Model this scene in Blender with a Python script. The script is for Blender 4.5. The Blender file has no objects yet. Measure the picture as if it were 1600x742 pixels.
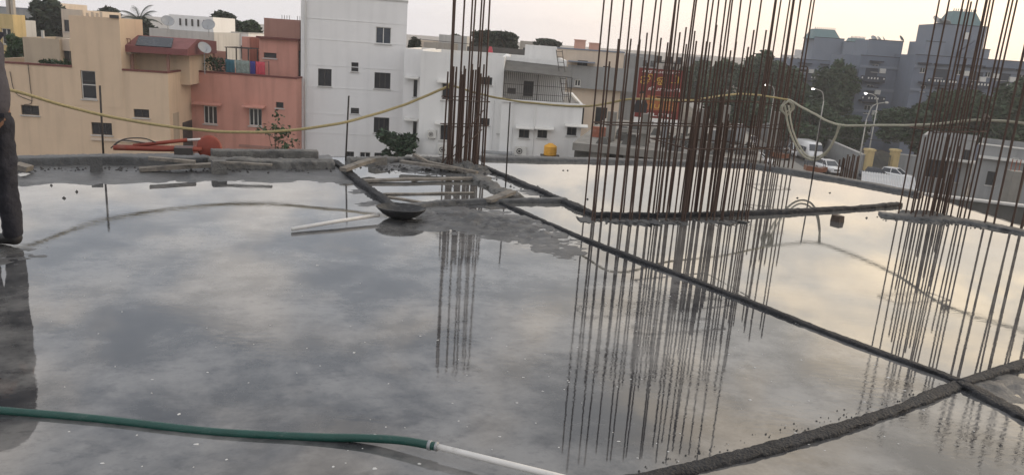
import bpy, bmesh, math, random
from mathutils import Vector, Matrix, noise
random.seed(7)
R = math.radians
sc = bpy.context.scene
col = sc.collection

# ------------------------------------------------------------------ camera
FPX, PITCH, ROLL, EYE = 1208.0, R(14.3), R(4.0), 1.6
_c, _s = math.cos(ROLL), math.sin(ROLL)
Fw = Vector((0, math.cos(PITCH), -math.sin(PITCH)))
Rt = Vector((1, 0, 0))
Up = Vector((0, math.sin(PITCH), math.cos(PITCH)))
camd = bpy.data.cameras.new('camera')
camd.sensor_width = 36.0
camd.lens = 36.0 * FPX / 1600.0
camd.clip_start = 0.05
camd.clip_end = 6000
cam = bpy.data.objects.new('camera', camd)
col.objects.link(cam)
cx = Rt * _c + Up * _s
cy = Rt * -_s + Up * _c
cz = -Fw
cam.matrix_world = Matrix(((cx.x, cy.x, cz.x, 0), (cx.y, cy.y, cz.y, 0), (cx.z, cy.z, cz.z, EYE), (0, 0, 0, 1)))
sc.camera = cam

def ray(x, y):
    u, v = x - 800, y - 371
    return Fw * FPX + Rt * (u * _c + v * _s) - Up * (v * _c - u * _s)
def G(x, y, z=0.0):                       # the point of height z seen there in the photograph
    d = ray(x, y)
    return Vector((0, 0, EYE)) + d * ((z - EYE) / d.z)
def AT(x, y, Y):                          # the point at distance Y (along +Y) seen there
    d = ray(x, y)
    return Vector((0, 0, EYE)) + d * (Y / d.y)

# ------------------------------------------------------------------ sky, sun, exposure
SUN_AZ, SUN_EL = R(62), R(9)              # azimuth measured from +Y towards +X
world = bpy.data.worlds.new('World')
sc.world = world
world.use_nodes = True
nt = world.node_tree
for n in list(nt.nodes):
    nt.nodes.remove(n)
def N(t, **k):
    n = nt.nodes.new(t)
    for a, b in k.items():
        setattr(n, a, b)
    return n
def math_node(op, a, b=None, clamp=False):
    n = N('ShaderNodeMath', operation=op)
    n.use_clamp = clamp
    for i, v in enumerate((a, b)):
        if v is None:
            continue
        if isinstance(v, (int, float)):
            n.inputs[i].default_value = v
        else:
            nt.links.new(v, n.inputs[i])
    return n.outputs[0]
def mixrgb(fac, a, b, mode='MIX'):
    n = N('ShaderNodeMix', data_type='RGBA', blend_type=mode)
    for i, v in ((0, fac), (6, a), (7, b)):
        if isinstance(v, (int, float)):
            n.inputs[i].default_value = v
        elif isinstance(v, tuple):
            n.inputs[i].default_value = (*v, 1)
        else:
            nt.links.new(v, n.inputs[i])
    return n.outputs[2]
sky = N('ShaderNodeTexSky', sky_type='NISHITA')
sky.sun_disc = False
sky.sun_elevation = SUN_EL
sky.sun_rotation = SUN_AZ
sky.dust_density = 3.0
sky.air_density = 1.4
tc = N('ShaderNodeTexCoord')
sep = N('ShaderNodeSeparateXYZ')
nt.links.new(tc.outputs['Generated'], sep.inputs[0])
dx, dy, dz = sep.outputs
zc = math_node('MAXIMUM', dz, 0.0)
den = math_node('ADD', zc, 0.16)
comb = N('ShaderNodeCombineXYZ')
nt.links.new(math_node('DIVIDE', dx, den), comb.inputs[0])
nt.links.new(math_node('DIVIDE', dy, den), comb.inputs[1])
comb.inputs[2].default_value = 3.7
nz = N('ShaderNodeTexNoise')
nz.inputs['Scale'].default_value = 2.0
nz.inputs['Detail'].default_value = 7
nz.inputs['Roughness'].default_value = 0.60
nz.inputs['Distortion'].default_value = 0.25
nt.links.new(comb.outputs[0], nz.inputs['Vector'])
cl = N('ShaderNodeMapRange', interpolation_type='SMOOTHSTEP')
nt.links.new(nz.outputs['Fac'], cl.inputs[0])
cl.inputs[1].default_value = 0.43
cl.inputs[2].default_value = 0.63
# how far the direction turns towards the glow of the low sun
dot = math_node('ADD', math_node('MULTIPLY', dx, math.sin(SUN_AZ)), math_node('MULTIPLY', dy, math.cos(SUN_AZ)))
wm = N('ShaderNodeMapRange', interpolation_type='SMOOTHSTEP')
nt.links.new(dot, wm.inputs[0])
wm.inputs[1].default_value = 0.25
wm.inputs[2].default_value = 1.05
warm = wm.outputs[0]
haze_col = mixrgb(warm, (0.525, 0.515, 0.535), (0.98, 0.76, 0.57))
cloud_dark = mixrgb(warm, (0.43, 0.455, 0.505), (0.88, 0.80, 0.69))
cloud_lit = mixrgb(warm, (0.80, 0.745, 0.70), (1.50, 1.22, 0.86))
clouds = mixrgb(cl.outputs[0], cloud_dark, cloud_lit)
hm = N('ShaderNodeMapRange', interpolation_type='SMOOTHSTEP')
nt.links.new(dz, hm.inputs[0])
hm.inputs[1].default_value = 0.03
hm.inputs[2].default_value = 0.24
layer = mixrgb(hm.outputs[0], haze_col, clouds)
nish = mixrgb(1.0, sky.outputs[0], (0.10, 0.10, 0.10), 'MULTIPLY')
final = mixrgb(0.88, nish, layer)
bg = N('ShaderNodeBackground')
nt.links.new(final, bg.inputs[0])
bg.inputs[1].default_value = 1.0
wo = N('ShaderNodeOutputWorld')
nt.links.new(bg.outputs[0], wo.inputs[0])

sund = bpy.data.lights.new('sun', 'SUN')
sund.energy = 0.6
sund.angle = R(18)
sund.color = (1.0, 0.86, 0.70)
sun = bpy.data.objects.new('sun', sund)
col.objects.link(sun)
sdir = Vector((math.sin(SUN_AZ) * math.cos(SUN_EL), math.cos(SUN_AZ) * math.cos(SUN_EL), math.sin(SUN_EL)))
sun.rotation_euler = sdir.to_track_quat('Z', 'Y').to_euler()
vs = sc.view_settings
vs.view_transform = 'Standard'
vs.look = 'None'
vs.gamma = 1
vs.use_curve_mapping = False
vs.exposure = 0.93
sc.cycles.max_bounces = 6
sc.cycles.diffuse_bounces = 3
sc.cycles.glossy_bounces = 3
sc.cycles.volume_bounces = 1

# ------------------------------------------------------------------ materials
MATS = {}
def mat(name, c, rough=0.8, var=0.12, scale=3.0, bump=0.0, bscale=None, spec=0.4, streak=0.0, metal=0.0, dirt=None, island=0.0, emit=0.0):
    if name in MATS:
        return MATS[name]
    m = bpy.data.materials.new(name)
    m.use_nodes = True
    t = m.node_tree
    b = t.nodes['Principled BSDF']
    b.inputs['Roughness'].default_value = rough
    b.inputs['Specular IOR Level'].default_value = spec
    b.inputs['Metallic'].default_value = metal
    def new(k):
        return t.nodes.new(k)
    co = new('ShaderNodeTexCoord')
    vec = co.outputs['Object']
    n1 = new('ShaderNodeTexNoise')
    n1.inputs['Scale'].default_value = scale
    n1.inputs['Detail'].default_value = 6
    n1.inputs['Roughness'].default_value = 0.65
    t.links.new(vec, n1.inputs['Vector'])
    mr = new('ShaderNodeMapRange')
    mr.inputs[1].default_value = 0.25
    mr.inputs[2].default_value = 0.75
    mr.inputs[3].default_value = 1 - var
    mr.inputs[4].default_value = 1 + var
    t.links.new(n1.outputs['Fac'], mr.inputs[0])
    val = mr.outputs[0]
    if streak:
        mp = new('ShaderNodeMapping')
        mp.inputs['Scale'].default_value = (1.6, 1.6, 0.12)
        t.links.new(vec, mp.inputs[0])
        n2 = new('ShaderNodeTexNoise')
        n2.inputs['Scale'].default_value = 1.5
        n2.inputs['Detail'].default_value = 5
        t.links.new(mp.outputs[0], n2.inputs['Vector'])
        m2 = new('ShaderNodeMapRange')
        m2.inputs[1].default_value = 0.48
        m2.inputs[2].default_value = 0.75
        m2.inputs[3].default_value = 1.0
        m2.inputs[4].default_value = 1 - streak
        t.links.new(n2.outputs['Fac'], m2.inputs[0])
        mu = new('ShaderNodeMath')
        mu.operation = 'MULTIPLY'
        t.links.new(val, mu.inputs[0])
        t.links.new(m2.outputs[0], mu.inputs[1])
        val = mu.outputs[0]
    if island:
        ge = new('ShaderNodeNewGeometry')
        m3 = new('ShaderNodeMapRange')
        m3.inputs[3].default_value = 1 - island
        m3.inputs[4].default_value = 1 + island
        t.links.new(ge.outputs['Random Per Island'], m3.inputs[0])
        mu = new('ShaderNodeMath')
        mu.operation = 'MULTIPLY'
        t.links.new(val, mu.inputs[0])
        t.links.new(m3.outputs[0], mu.inputs[1])
        val = mu.outputs[0]
    mx = new('ShaderNodeMix')
    mx.data_type = 'RGBA'
    mx.blend_type = 'MULTIPLY'
    mx.inputs[0].default_value = 1.0
    mx.inputs[6].default_value = (*c, 1)
    cc = new('ShaderNodeCombineColor')
    for i in range(3):
        t.links.new(val, cc.inputs[i])
    t.links.new(cc.outputs[0], mx.inputs[7])
    outc = mx.outputs[2]
    if dirt:
        n4 = new('ShaderNodeTexNoise')
        n4.inputs['Scale'].default_value = dirt[1]
        n4.inputs['Detail'].default_value = 8
        n4.inputs['Roughness'].default_value = 0.7
        t.links.new(vec, n4.inputs['Vector'])
        m4 = new('ShaderNodeMapRange')
        m4.inputs[1].default_value = dirt[2]
        m4.inputs[2].default_value = dirt[3]
        t.links.new(n4.outputs['Fac'], m4.inputs[0])
        mx2 = new('ShaderNodeMix')
        mx2.data_type = 'RGBA'
        t.links.new(m4.outputs[0], mx2.inputs[0])
        t.links.new(outc, mx2.inputs[6])
        mx2.inputs[7].default_value = (*dirt[0], 1)
        outc = mx2.outputs[2]
    t.links.new(outc, b.inputs['Base Color'])
    if emit:
        b.inputs['Emission Color'].default_value = (*c, 1)
        b.inputs['Emission Strength'].default_value = emit
    if bump:
        nb = new('ShaderNodeTexNoise')
        nb.inputs['Scale'].default_value = bscale or scale * 6
        nb.inputs['Detail'].default_value = 4
        t.links.new(vec, nb.inputs['Vector'])
        bp = new('ShaderNodeBump')
        bp.inputs['Strength'].default_value = bump
        bp.inputs['Distance'].default_value = 0.02
        t.links.new(nb.outputs['Fac'], bp.inputs['Height'])
        t.links.new(bp.outputs[0], b.inputs['Normal'])
    MATS[name] = m
    return m

M = {}
M['wet_concrete'] = mat('wet_concrete', (0.085, 0.086, 0.087), 0.45, 0.35, 2.2, 0.4, 60, 0.35, dirt=((0.042, 0.042, 0.044), 5, 0.46, 0.70))
M['mortar'] = mat('mortar', (0.022, 0.023, 0.026), 0.7, 0.5, 9, 1.0, 70, 0.3, dirt=((0.060, 0.060, 0.060), 14, 0.57, 0.80))
M['mortar_wet'] = mat('mortar_wet', (0.050, 0.051, 0.054), 0.5, 0.5, 12, 0.8, 80, 0.4, dirt=((0.10, 0.10, 0.10), 9, 0.5, 0.7))
M['dry_mortar'] = mat('dry_mortar', (0.15, 0.147, 0.14), 0.85, 0.35, 7, 0.9, 60, 0.3, dirt=((0.06, 0.06, 0.062), 6, 0.5, 0.7))
M['kerb_concrete'] = mat('kerb_concrete', (0.085, 0.087, 0.089), 0.6, 0.25, 6, 0.6, 60, 0.4, dirt=((0.06, 0.06, 0.062), 5, 0.52, 0.75))
M['plank'] = mat('plank', (0.20, 0.18, 0.155), 0.8, 0.35, 8, 0.6, 50, 0.3, dirt=((0.10, 0.095, 0.09), 7, 0.5, 0.7))
M['wood_brown'] = mat('wood_brown', (0.075, 0.055, 0.042), 0.8, 0.4, 12, 0.5, 60)
M['rebar'] = mat('rebar', (0.098, 0.066, 0.053), 0.75, 0.4, 9, 0.5, 90, 0.3, metal=0.15)
M['rebar_grey'] = mat('rebar_grey', (0.062, 0.055, 0.052), 0.7, 0.3, 9, 0.5, 90, 0.3, metal=0.2)
M['rope_yellow'] = mat('rope_yellow', (0.40, 0.33, 0.17), 0.8, 0.25, 40, 0.9, 160)
M['rope_pale'] = mat('rope_pale', (0.46, 0.44, 0.35), 0.8, 0.2, 40, 0.9, 160)
M['pan_steel'] = mat('pan_steel', (0.030, 0.031, 0.033), 0.6, 0.35, 14, 0.4, 60, 0.4, dirt=((0.11, 0.11, 0.11), 9, 0.55, 0.75))
M['pvc'] = mat('pvc', (0.60, 0.585, 0.56), 0.35, 0.08, 12, 0.0, dirt=((0.33, 0.31, 0.28), 18, 0.58, 0.8))
M['hose'] = mat('hose', (0.009, 0.055, 0.044), 0.42, 0.2, 14, 0.2, 120, 0.4, dirt=((0.10, 0.13, 0.12), 10, 0.58, 0.8))
M['foam'] = mat('foam', (0.50, 0.50, 0.49), 0.6, 0.05, 20)
M['grit'] = mat('grit', (0.045, 0.045, 0.046), 0.8, 0.3, 30)
M['brick'] = mat('brick', (0.30, 0.115, 0.075), 0.9, 0.3, 6, 0.6, 30, dirt=((0.30, 0.22, 0.18), 3, 0.55, 0.75))
M['glass'] = mat('glass', (0.030, 0.033, 0.038), 0.22, 0.3, 1.2, spec=0.5)
M['glass_blue'] = mat('glass_blue', (0.040, 0.050, 0.065), 0.18, 0.3, 1.2, spec=0.5)
M['frame_white'] = mat('frame_white', (0.62, 0.61, 0.58), 0.6, 0.1, 6)
M['frame_dark'] = mat('frame_dark', (0.055, 0.050, 0.048), 0.6, 0.2, 6)
M['cream'] = mat('cream', (0.60, 0.46, 0.33), 0.9, 0.07, 0.6, streak=0.13)
M['beige'] = mat('beige', (0.42, 0.345, 0.26), 0.9, 0.08, 0.6, streak=0.2)
M['cream_light'] = mat('cream_light', (0.56, 0.47, 0.38), 0.9, 0.08, 0.6, streak=0.15)
M['pink'] = mat('pink', (0.54, 0.27, 0.215), 0.9, 0.09, 0.6, streak=0.22)
M['pink_dark'] = mat('pink_dark', (0.34, 0.19, 0.155), 0.9, 0.08, 0.6, streak=0.2)
M['maroon'] = mat('maroon', (0.15, 0.055, 0.048), 0.85, 0.12, 3)
M['roof_red'] = mat('roof_red', (0.185, 0.068, 0.066), 0.8, 0.12, 3, streak=0.15)
M['white'] = mat('white', (0.74, 0.735, 0.73), 0.9, 0.05, 0.5, streak=0.07)
M['white2'] = mat('white2', (0.73, 0.725, 0.71), 0.9, 0.06, 0.6, streak=0.12)
M['offwhite'] = mat('offwhite', (0.48, 0.47, 0.45), 0.9, 0.08, 0.6, streak=0.22)
M['low_wall'] = mat('low_wall', (0.31, 0.315, 0.315), 0.9, 0.12, 0.8, streak=0.3)
M['grey_wall'] = mat('grey_wall', (0.27, 0.275, 0.275), 0.9, 0.08, 0.6, streak=0.2)
M['dim_wall'] = mat('dim_wall', (0.36, 0.33, 0.29), 0.9, 0.1, 0.6, streak=0.25)
M['concrete'] = mat('concrete', (0.23, 0.22, 0.20), 0.9, 0.2, 1.2, 0.4, 14, streak=0.25)
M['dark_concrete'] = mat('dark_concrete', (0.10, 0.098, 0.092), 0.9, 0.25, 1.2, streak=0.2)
M['roof_grey'] = mat('roof_grey', (0.24, 0.235, 0.225), 0.9, 0.2, 1.0)
M['slate'] = mat('slate', (0.145, 0.168, 0.215), 0.9, 0.08, 0.3, streak=0.12)
M['slate_dark'] = mat('slate_dark', (0.050, 0.058, 0.076), 0.9, 0.08, 0.3)
M['slate_light'] = mat('slate_light', (0.185, 0.210, 0.255), 0.9, 0.08, 0.3)
M['teal_roof'] = mat('teal_roof', (0.12, 0.185, 0.195), 0.7, 0.1, 1.0)
M['asphalt'] = mat('asphalt', (0.060, 0.060, 0.060), 0.9, 0.2, 0.3, dirt=((0.11, 0.10, 0.09), 0.12, 0.5, 0.7))
M['earth'] = mat('earth', (0.135, 0.115, 0.092), 0.95, 0.25, 0.2, dirt=((0.07, 0.075, 0.05), 0.08, 0.5, 0.7))
M['metal_sheet'] = mat('metal_sheet', (0.46, 0.47, 0.48), 0.5, 0.12, 1.0, spec=0.5)
M['metal_grey'] = mat('metal_grey', (0.30, 0.31, 0.32), 0.5, 0.1, 4, metal=0.5)
M['lamp_pole'] = mat('lamp_pole', (0.38, 0.37, 0.34), 0.6, 0.1, 4)
M['lamp_lit'] = mat('lamp_lit', (1.0, 0.98, 0.92), 0.5, 0.0, 4, emit=14.0)
M['car_white'] = mat('car_white', (0.72, 0.72, 0.72), 0.22, 0.03, 3, spec=0.5)
M['car_dark'] = mat('car_dark', (0.05, 0.055, 0.065), 0.25, 0.05, 3, spec=0.5)
M['car_orange'] = mat('car_orange', (0.20, 0.07, 0.03), 0.35, 0.1, 3, spec=0.5)
M['tyre'] = mat('tyre', (0.02, 0.02, 0.02), 0.9)
M['rim'] = mat('rim', (0.35, 0.35, 0.36), 0.4, metal=0.6)
M['tank_yellow'] = mat('tank_yellow', (0.72, 0.37, 0.045), 0.5, 0.08, 2, streak=0.15)
M['tank_pink'] = mat('tank_pink', (0.52, 0.31, 0.25), 0.8, 0.1, 2, streak=0.15)
M['tank_black'] = mat('tank_black', (0.02, 0.02, 0.022), 0.5)
M['ac_white'] = mat('ac_white', (0.56, 0.55, 0.52), 0.5, 0.08, 5)
M['machine_red'] = mat('machine_red', (0.22, 0.045, 0.028), 0.6, 0.2, 6, dirt=((0.25, 0.10, 0.07), 5, 0.55, 0.75))
M['bark'] = mat('bark', (0.075, 0.058, 0.042), 0.95, 0.3, 4, 0.6, 20)
M['leaf_dark'] = mat('leaf_dark', (0.020, 0.032, 0.018), 0.75, 0.3, 0.8, island=0.45)
M['leaf_mid'] = mat('leaf_mid', (0.030, 0.058, 0.024), 0.75, 0.3, 0.8, island=0.45)
M['leaf_street'] = mat('leaf_street', (0.034, 0.060, 0.029), 0.75, 0.3, 0.5, island=0.5)
M['leaf_fresh'] = mat('leaf_fresh', (0.030, 0.056, 0.030), 0.7, 0.25, 2, island=0.4)
M['palm_leaf'] = mat('palm_leaf', (0.028, 0.042, 0.026), 0.7, 0.3, 2, island=0.3)
M['sign_red'] = mat('sign_red', (0.17, 0.032, 0.026), 0.6, 0.08, 0.6)
M['sign_orange'] = mat('sign_orange', (0.32, 0.11, 0.04), 0.6, 0.08, 0.6)
M['sign_yellow'] = mat('sign_yellow', (0.55, 0.34, 0.07), 0.6, 0.05, 3)
M['sign_white'] = mat('sign_white', (0.75, 0.73, 0.70), 0.6, 0.05, 3)
M['sign_black'] = mat('sign_black', (0.02, 0.018, 0.02), 0.6, 0.05, 3)
M['sign_skin'] = mat('sign_skin', (0.35, 0.17, 0.10), 0.6, 0.1, 3)
M['shirt'] = mat('shirt', (0.060, 0.056, 0.066), 0.9, 0.25, 8, 0.5, 30)
M['trouser'] = mat('trouser', (0.026, 0.026, 0.034), 0.9, 0.25, 8, 0.5, 30)
M['shoe'] = mat('shoe', (0.018, 0.017, 0.018), 0.6, 0.2, 8)
M['skin'] = mat('skin', (0.20, 0.105, 0.065), 0.6, 0.1, 8)
M['hair'] = mat('hair', (0.012, 0.011, 0.011), 0.6, 0.2, 20)
M['cloth_teal'] = mat('cloth_teal', (0.045, 0.13, 0.17), 0.9, 0.2, 4)
M['cloth_pale'] = mat('cloth_pale', (0.22, 0.27, 0.25), 0.9, 0.4, 9)
M['cloth_blue'] = mat('cloth_blue', (0.05, 0.05, 0.22), 0.9, 0.2, 4)
M['cloth_red'] = mat('cloth_red', (0.50, 0.075, 0.10), 0.9, 0.2, 4)
M['yellow_pillar'] = mat('yellow_pillar', (0.52, 0.40, 0.20), 0.85, 0.1, 2, streak=0.2)
M['green_gate'] = mat('green_gate', (0.05, 0.06, 0.055), 0.6, 0.1, 3)
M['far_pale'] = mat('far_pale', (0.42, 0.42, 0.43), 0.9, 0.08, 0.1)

# ------------------------------------------------------------------ mesh helpers
class MB:
    def __init__(self):
        self.v, self.f = [], []
    def add(self, vs, fs):
        o = len(self.v)
        self.v += [tuple(p) for p in vs]
        self.f += [tuple(o + i for i in q) for q in fs]
        return self
    def box(self, x0, x1, y0, y1, z0, z1):
        x0, x1 = min(x0, x1), max(x0, x1)
        y0, y1 = min(y0, y1), max(y0, y1)
        z0, z1 = min(z0, z1), max(z0, z1)
        return self.add([(x0, y0, z0), (x1, y0, z0), (x1, y1, z0), (x0, y1, z0), (x0, y0, z1), (x1, y0, z1), (x1, y1, z1), (x0, y1, z1)],
                        [(0, 3, 2, 1), (4, 5, 6, 7), (0, 1, 5, 4), (1, 2, 6, 5), (2, 3, 7, 6), (3, 0, 4, 7)])
    def quad(self, a, b, c, d):
        return self.add([a, b, c, d], [(0, 1, 2, 3)])
    def frustum(self, b, t, z0, z1):       # b, t = (x0, x1, y0, y1)
        return self.add([(b[0], b[2], z0), (b[1], b[2], z0), (b[1], b[3], z0), (b[0], b[3], z0), (t[0], t[2], z1), (t[1], t[2], z1), (t[1], t[3], z1), (t[0], t[3], z1)],
                        [(0, 3, 2, 1), (4, 5, 6, 7), (0, 1, 5, 4), (1, 2, 6, 5), (2, 3, 7, 6), (3, 0, 4, 7)])
    def tube(self, pts, rad, seg=8, caps=True):
        pts = [Vector(p) for p in pts]
        n = len(pts)
        rads = rad if isinstance(rad, (list, tuple)) else [rad] * n
        vs, fs = [], []
        up = Vector((0, 0, 1))
        ref = None
        for i, p in enumerate(pts):
            t = (pts[min(i + 1, n - 1)] - pts[max(i - 1, 0)])
            t = t.normalized() if t.length > 1e-9 else Vector((0, 0, 1))
            if ref is None:
                ref = t.cross(up)
                if ref.length < 0.05:
                    ref = t.cross(Vector((1, 0, 0)))
            ref = (ref - t * ref.dot(t)).normalized()
            b = t.cross(ref)
            for k in range(seg):
                a = 2 * math.pi * k / seg
                vs.append(p + (ref * math.cos(a) + b * math.sin(a)) * rads[i])
        for i in range(n - 1):
            for k in range(seg):
                k2 = (k + 1) % seg
                fs.append((i * seg + k, i * seg + k2, (i + 1) * seg + k2, (i + 1) * seg + k))
        if caps:
            fs.append(tuple(range(seg))[::-1])
            fs.append(tuple((n - 1) * seg + k for k in range(seg)))
        return self.add(vs, fs)
    def lathe(self, prof, seg=20, c=(0, 0, 0)):
        vs, fs = [], []
        n = len(prof)
        for r, z in prof:
            for k in range(seg):
                a = 2 * math.pi * k / seg
                vs.append((c[0] + r * math.cos(a), c[1] + r * math.sin(a), c[2] + z))
        for i in range(n - 1):
            for k in range(seg):
                k2 = (k + 1) % seg
                fs.append((i * seg + k, i * seg + k2, (i + 1) * seg + k2, (i + 1) * seg + k))
        return self.add(vs, fs)
    def prism(self, poly, z0, z1):         # poly xy
        n = len(poly)
        return self.add([(x, y, z0) for x, y in poly] + [(x, y, z1) for x, y in poly],
                        [tuple(range(n))[::-1], tuple(range(n, 2 * n))] + [(i, (i + 1) % n, n + (i + 1) % n, n + i) for i in range(n)])
    def prism_x(self, poly, x0, x1):       # poly yz, extruded along x
        n = len(poly)
        return self.add([(x0, y, z) for y, z in poly] + [(x1, y, z) for y, z in poly],
                        [tuple(range(n)), tuple(range(n, 2 * n))[::-1]] + [(i, n + i, n + (i + 1) % n, (i + 1) % n) for i in range(n)])
    def mesh(self, name, m, smooth=False):
        me = bpy.data.meshes.new(name)
        me.from_pydata(self.v, [], self.f)
        me.materials.append(m)
        if smooth:
            for p in me.polygons:
                p.use_smooth = True
        me.update()
        return me
    def build(self, name, m, parent=None, smooth=False, loc=None, rz=0.0):
        o = bpy.data.objects.new(name, self.mesh(name, m, smooth))
        col.objects.link(o)
        o.parent = parent
        if loc is not None:
            o.location = loc
        if rz:
            o.rotation_euler.z = rz
        return o

def tag(o, label=None, cat=None, group=None, kind=None):
    if label: o['label'] = label
    if cat: o['category'] = cat
    if group: o['group'] = group
    if kind: o['kind'] = kind
    return o
def empty(name, loc, rz=0.0, label=None, cat=None, group=None):
    o = bpy.data.objects.new(name, None)
    o.empty_display_size = 0.3
    col.objects.link(o)
    o.location = loc
    o.rotation_euler.z = rz
    return tag(o, label, cat, group)
def share(name, me, parent, loc=(0, 0, 0), rot=(0, 0, 0), scale=(1, 1, 1)):
    o = bpy.data.objects.new(name, me)
    col.objects.link(o)
    o.parent = parent
    o.location = loc
    o.rotation_euler = rot
    o.scale = scale
    return o
def nz3(p, s):
    return noise.noise(Vector(p) * s)
def bez(pts, n=6):                         # smooth polyline (Catmull-Rom)
    P = [Vector(p) for p in pts]
    P = [P[0] * 2 - P[1]] + P + [P[-1] * 2 - P[-2]]
    out = []
    for i in range(1, len(P) - 2):
        a, b, c, d = P[i - 1:i + 3]
        for k in range(n):
            t = k / n
            out.append(0.5 * ((2 * b) + (c - a) * t + (2 * a - 5 * b + 4 * c - d) * t * t + (3 * b - a - 3 * c + d) * t ** 3))
    out.append(P[-2])
    return out

GROUND = -11.4

# ================================================================== THE ROOF SLAB
# outline of the freshly cast slab, anticlockwise from the near right
edge_px = [(1800, 415), (1600, 352), (1440, 302), (1172, 256), (760, 247), (640, 245), (345, 240), (150, 241), (30, 245), (-260, 262)]
outline = [G(*p) for p in edge_px]
poly = [Vector((7.2, -4.0, 0))] + outline + [Vector((-9.5, 4.0, 0)), Vector((-9.5, -4.0, 0))]
def inside(x, y, pl):
    c = False
    n = len(pl)
    for i in range(n):
        a, b = pl[i], pl[i - 1]
        if (a.y > y) != (b.y > y) and x < (b.x - a.x) * (y - a.y) / (b.y - a.y) + a.x:
            c = not c
    return c
# high spots that stand out of the curing water: photograph position, radius (m), height (m)
def spot(px, py, r, h):
    p = G(px, py)
    return (p.x, p.y, r, h)
spots = [spot(745, 345, 0.42, 0.019), spot(800, 352, 0.40, 0.017), spot(700, 336, 0.30, 0.017), spot(850, 372, 0.30, 0.012), spot(880, 395, 0.22, 0.008),
         spot(665, 352, 0.2, 0.010), spot(560, 300, 0.13, 0.014), spot(585, 318, 0.14, 0.015), spot(540, 285, 0.13, 0.014),
         spot(830, 300, 0.22, 0.015), spot(790, 280, 0.2, 0.012), spot(640, 262, 0.5, 0.018), spot(720, 268, 0.4, 0.02),
         spot(1560, 610, 0.14, 0.016), spot(1590, 600, 0.14, 0.016),
         spot(5, 400, 0.3, 0.010),
         spot(1050, 345, 0.22, 0.014), spot(1130, 346, 0.2, 0.014), spot(970, 345, 0.18, 0.014), spot(1540, 352, 0.3, 0.013), spot(1450, 345, 0.25, 0.012)]
far_line = [(G(x, y).x, G(x, y).y) for x, y in ((-260, 305), (40, 287), (300, 284), (545, 284))]
def slab_h(x, y):
    h = -0.006 + 0.0035 * nz3((x, y, 0.3), 0.9) + 0.0016 * nz3((x, y, 1.3), 4.5) + 0.0010 * nz3((x, y, 5.3), 14)
    for sx, sy, r, a in spots:
        d2 = ((x - sx) ** 2 + (y - sy) ** 2) / (r * r)
        if d2 < 6:
            w = math.exp(-d2)
            h += a * w * (0.9 + 0.9 * nz3((x, y * 1.6, 2.0), 5) + 0.9 * nz3((x, y * 1.8, 8.0), 13) + 0.7 * nz3((x, y * 1.5, 18.0), 32))
    for i in range(3):                      # the damp strip along the far left edge
        a, b = far_line[i], far_line[i + 1]
        ux, uy = b[0] - a[0], b[1] - a[1]
        L = math.hypot(ux, uy)
        t = ((x - a[0]) * ux + (y - a[1]) * uy) / (L * L)
        if -0.02 < t < 1.02:
            d = ((x - a[0]) * -uy + (y - a[1]) * ux) / L
            h += 0.0135 / (1 + math.exp(-(d + 0.10 * nz3((x, y, 4), 3) + 0.06 * nz3((x, y, 14), 9)) * 14)) * (1 + 0.35 * nz3((x, y, 6), 7) + 0.35 * nz3((x, y, 16), 22))
    return h
sl = MB()
nu, nv = 520, 520
X0, X1, Y0, Y1 = -9.5, 7.6, -4.0, 12.2
idx = {}
for j in range(nv + 1):
    for i in range(nu + 1):
        x = X0 + (X1 - X0) * i / nu
        y = Y0 + (Y1 - Y0) * j / nv
        if inside(x, y, poly):
            idx[i, j] = len(sl.v)
            sl.v.append((x, y, slab_h(x, y)))
for j in range(nv):
    for i in range(nu):
        q = [(i, j), (i + 1, j), (i + 1, j + 1), (i, j + 1)]
        if all(k in idx for k in q):
            sl.f.append(tuple(idx[k] for k in q))
tag(sl.build('roof_slab', M['wet_concrete'], smooth=True), 'wet grey concrete roof slab flooded for curing', kind='structure')
body = MB()
body.prism([(p.x, p.y) for p in poly], -0.55, -0.035)
inner = [Vector((p.x, p.y, 0)) * 0.9 for p in poly]
body.prism([(p.x, p.y) for p in inner], GROUND, -0.56)
tag(body.build('building_below', M['concrete']), 'unfinished concrete building under the slab', kind='structure')

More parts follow.
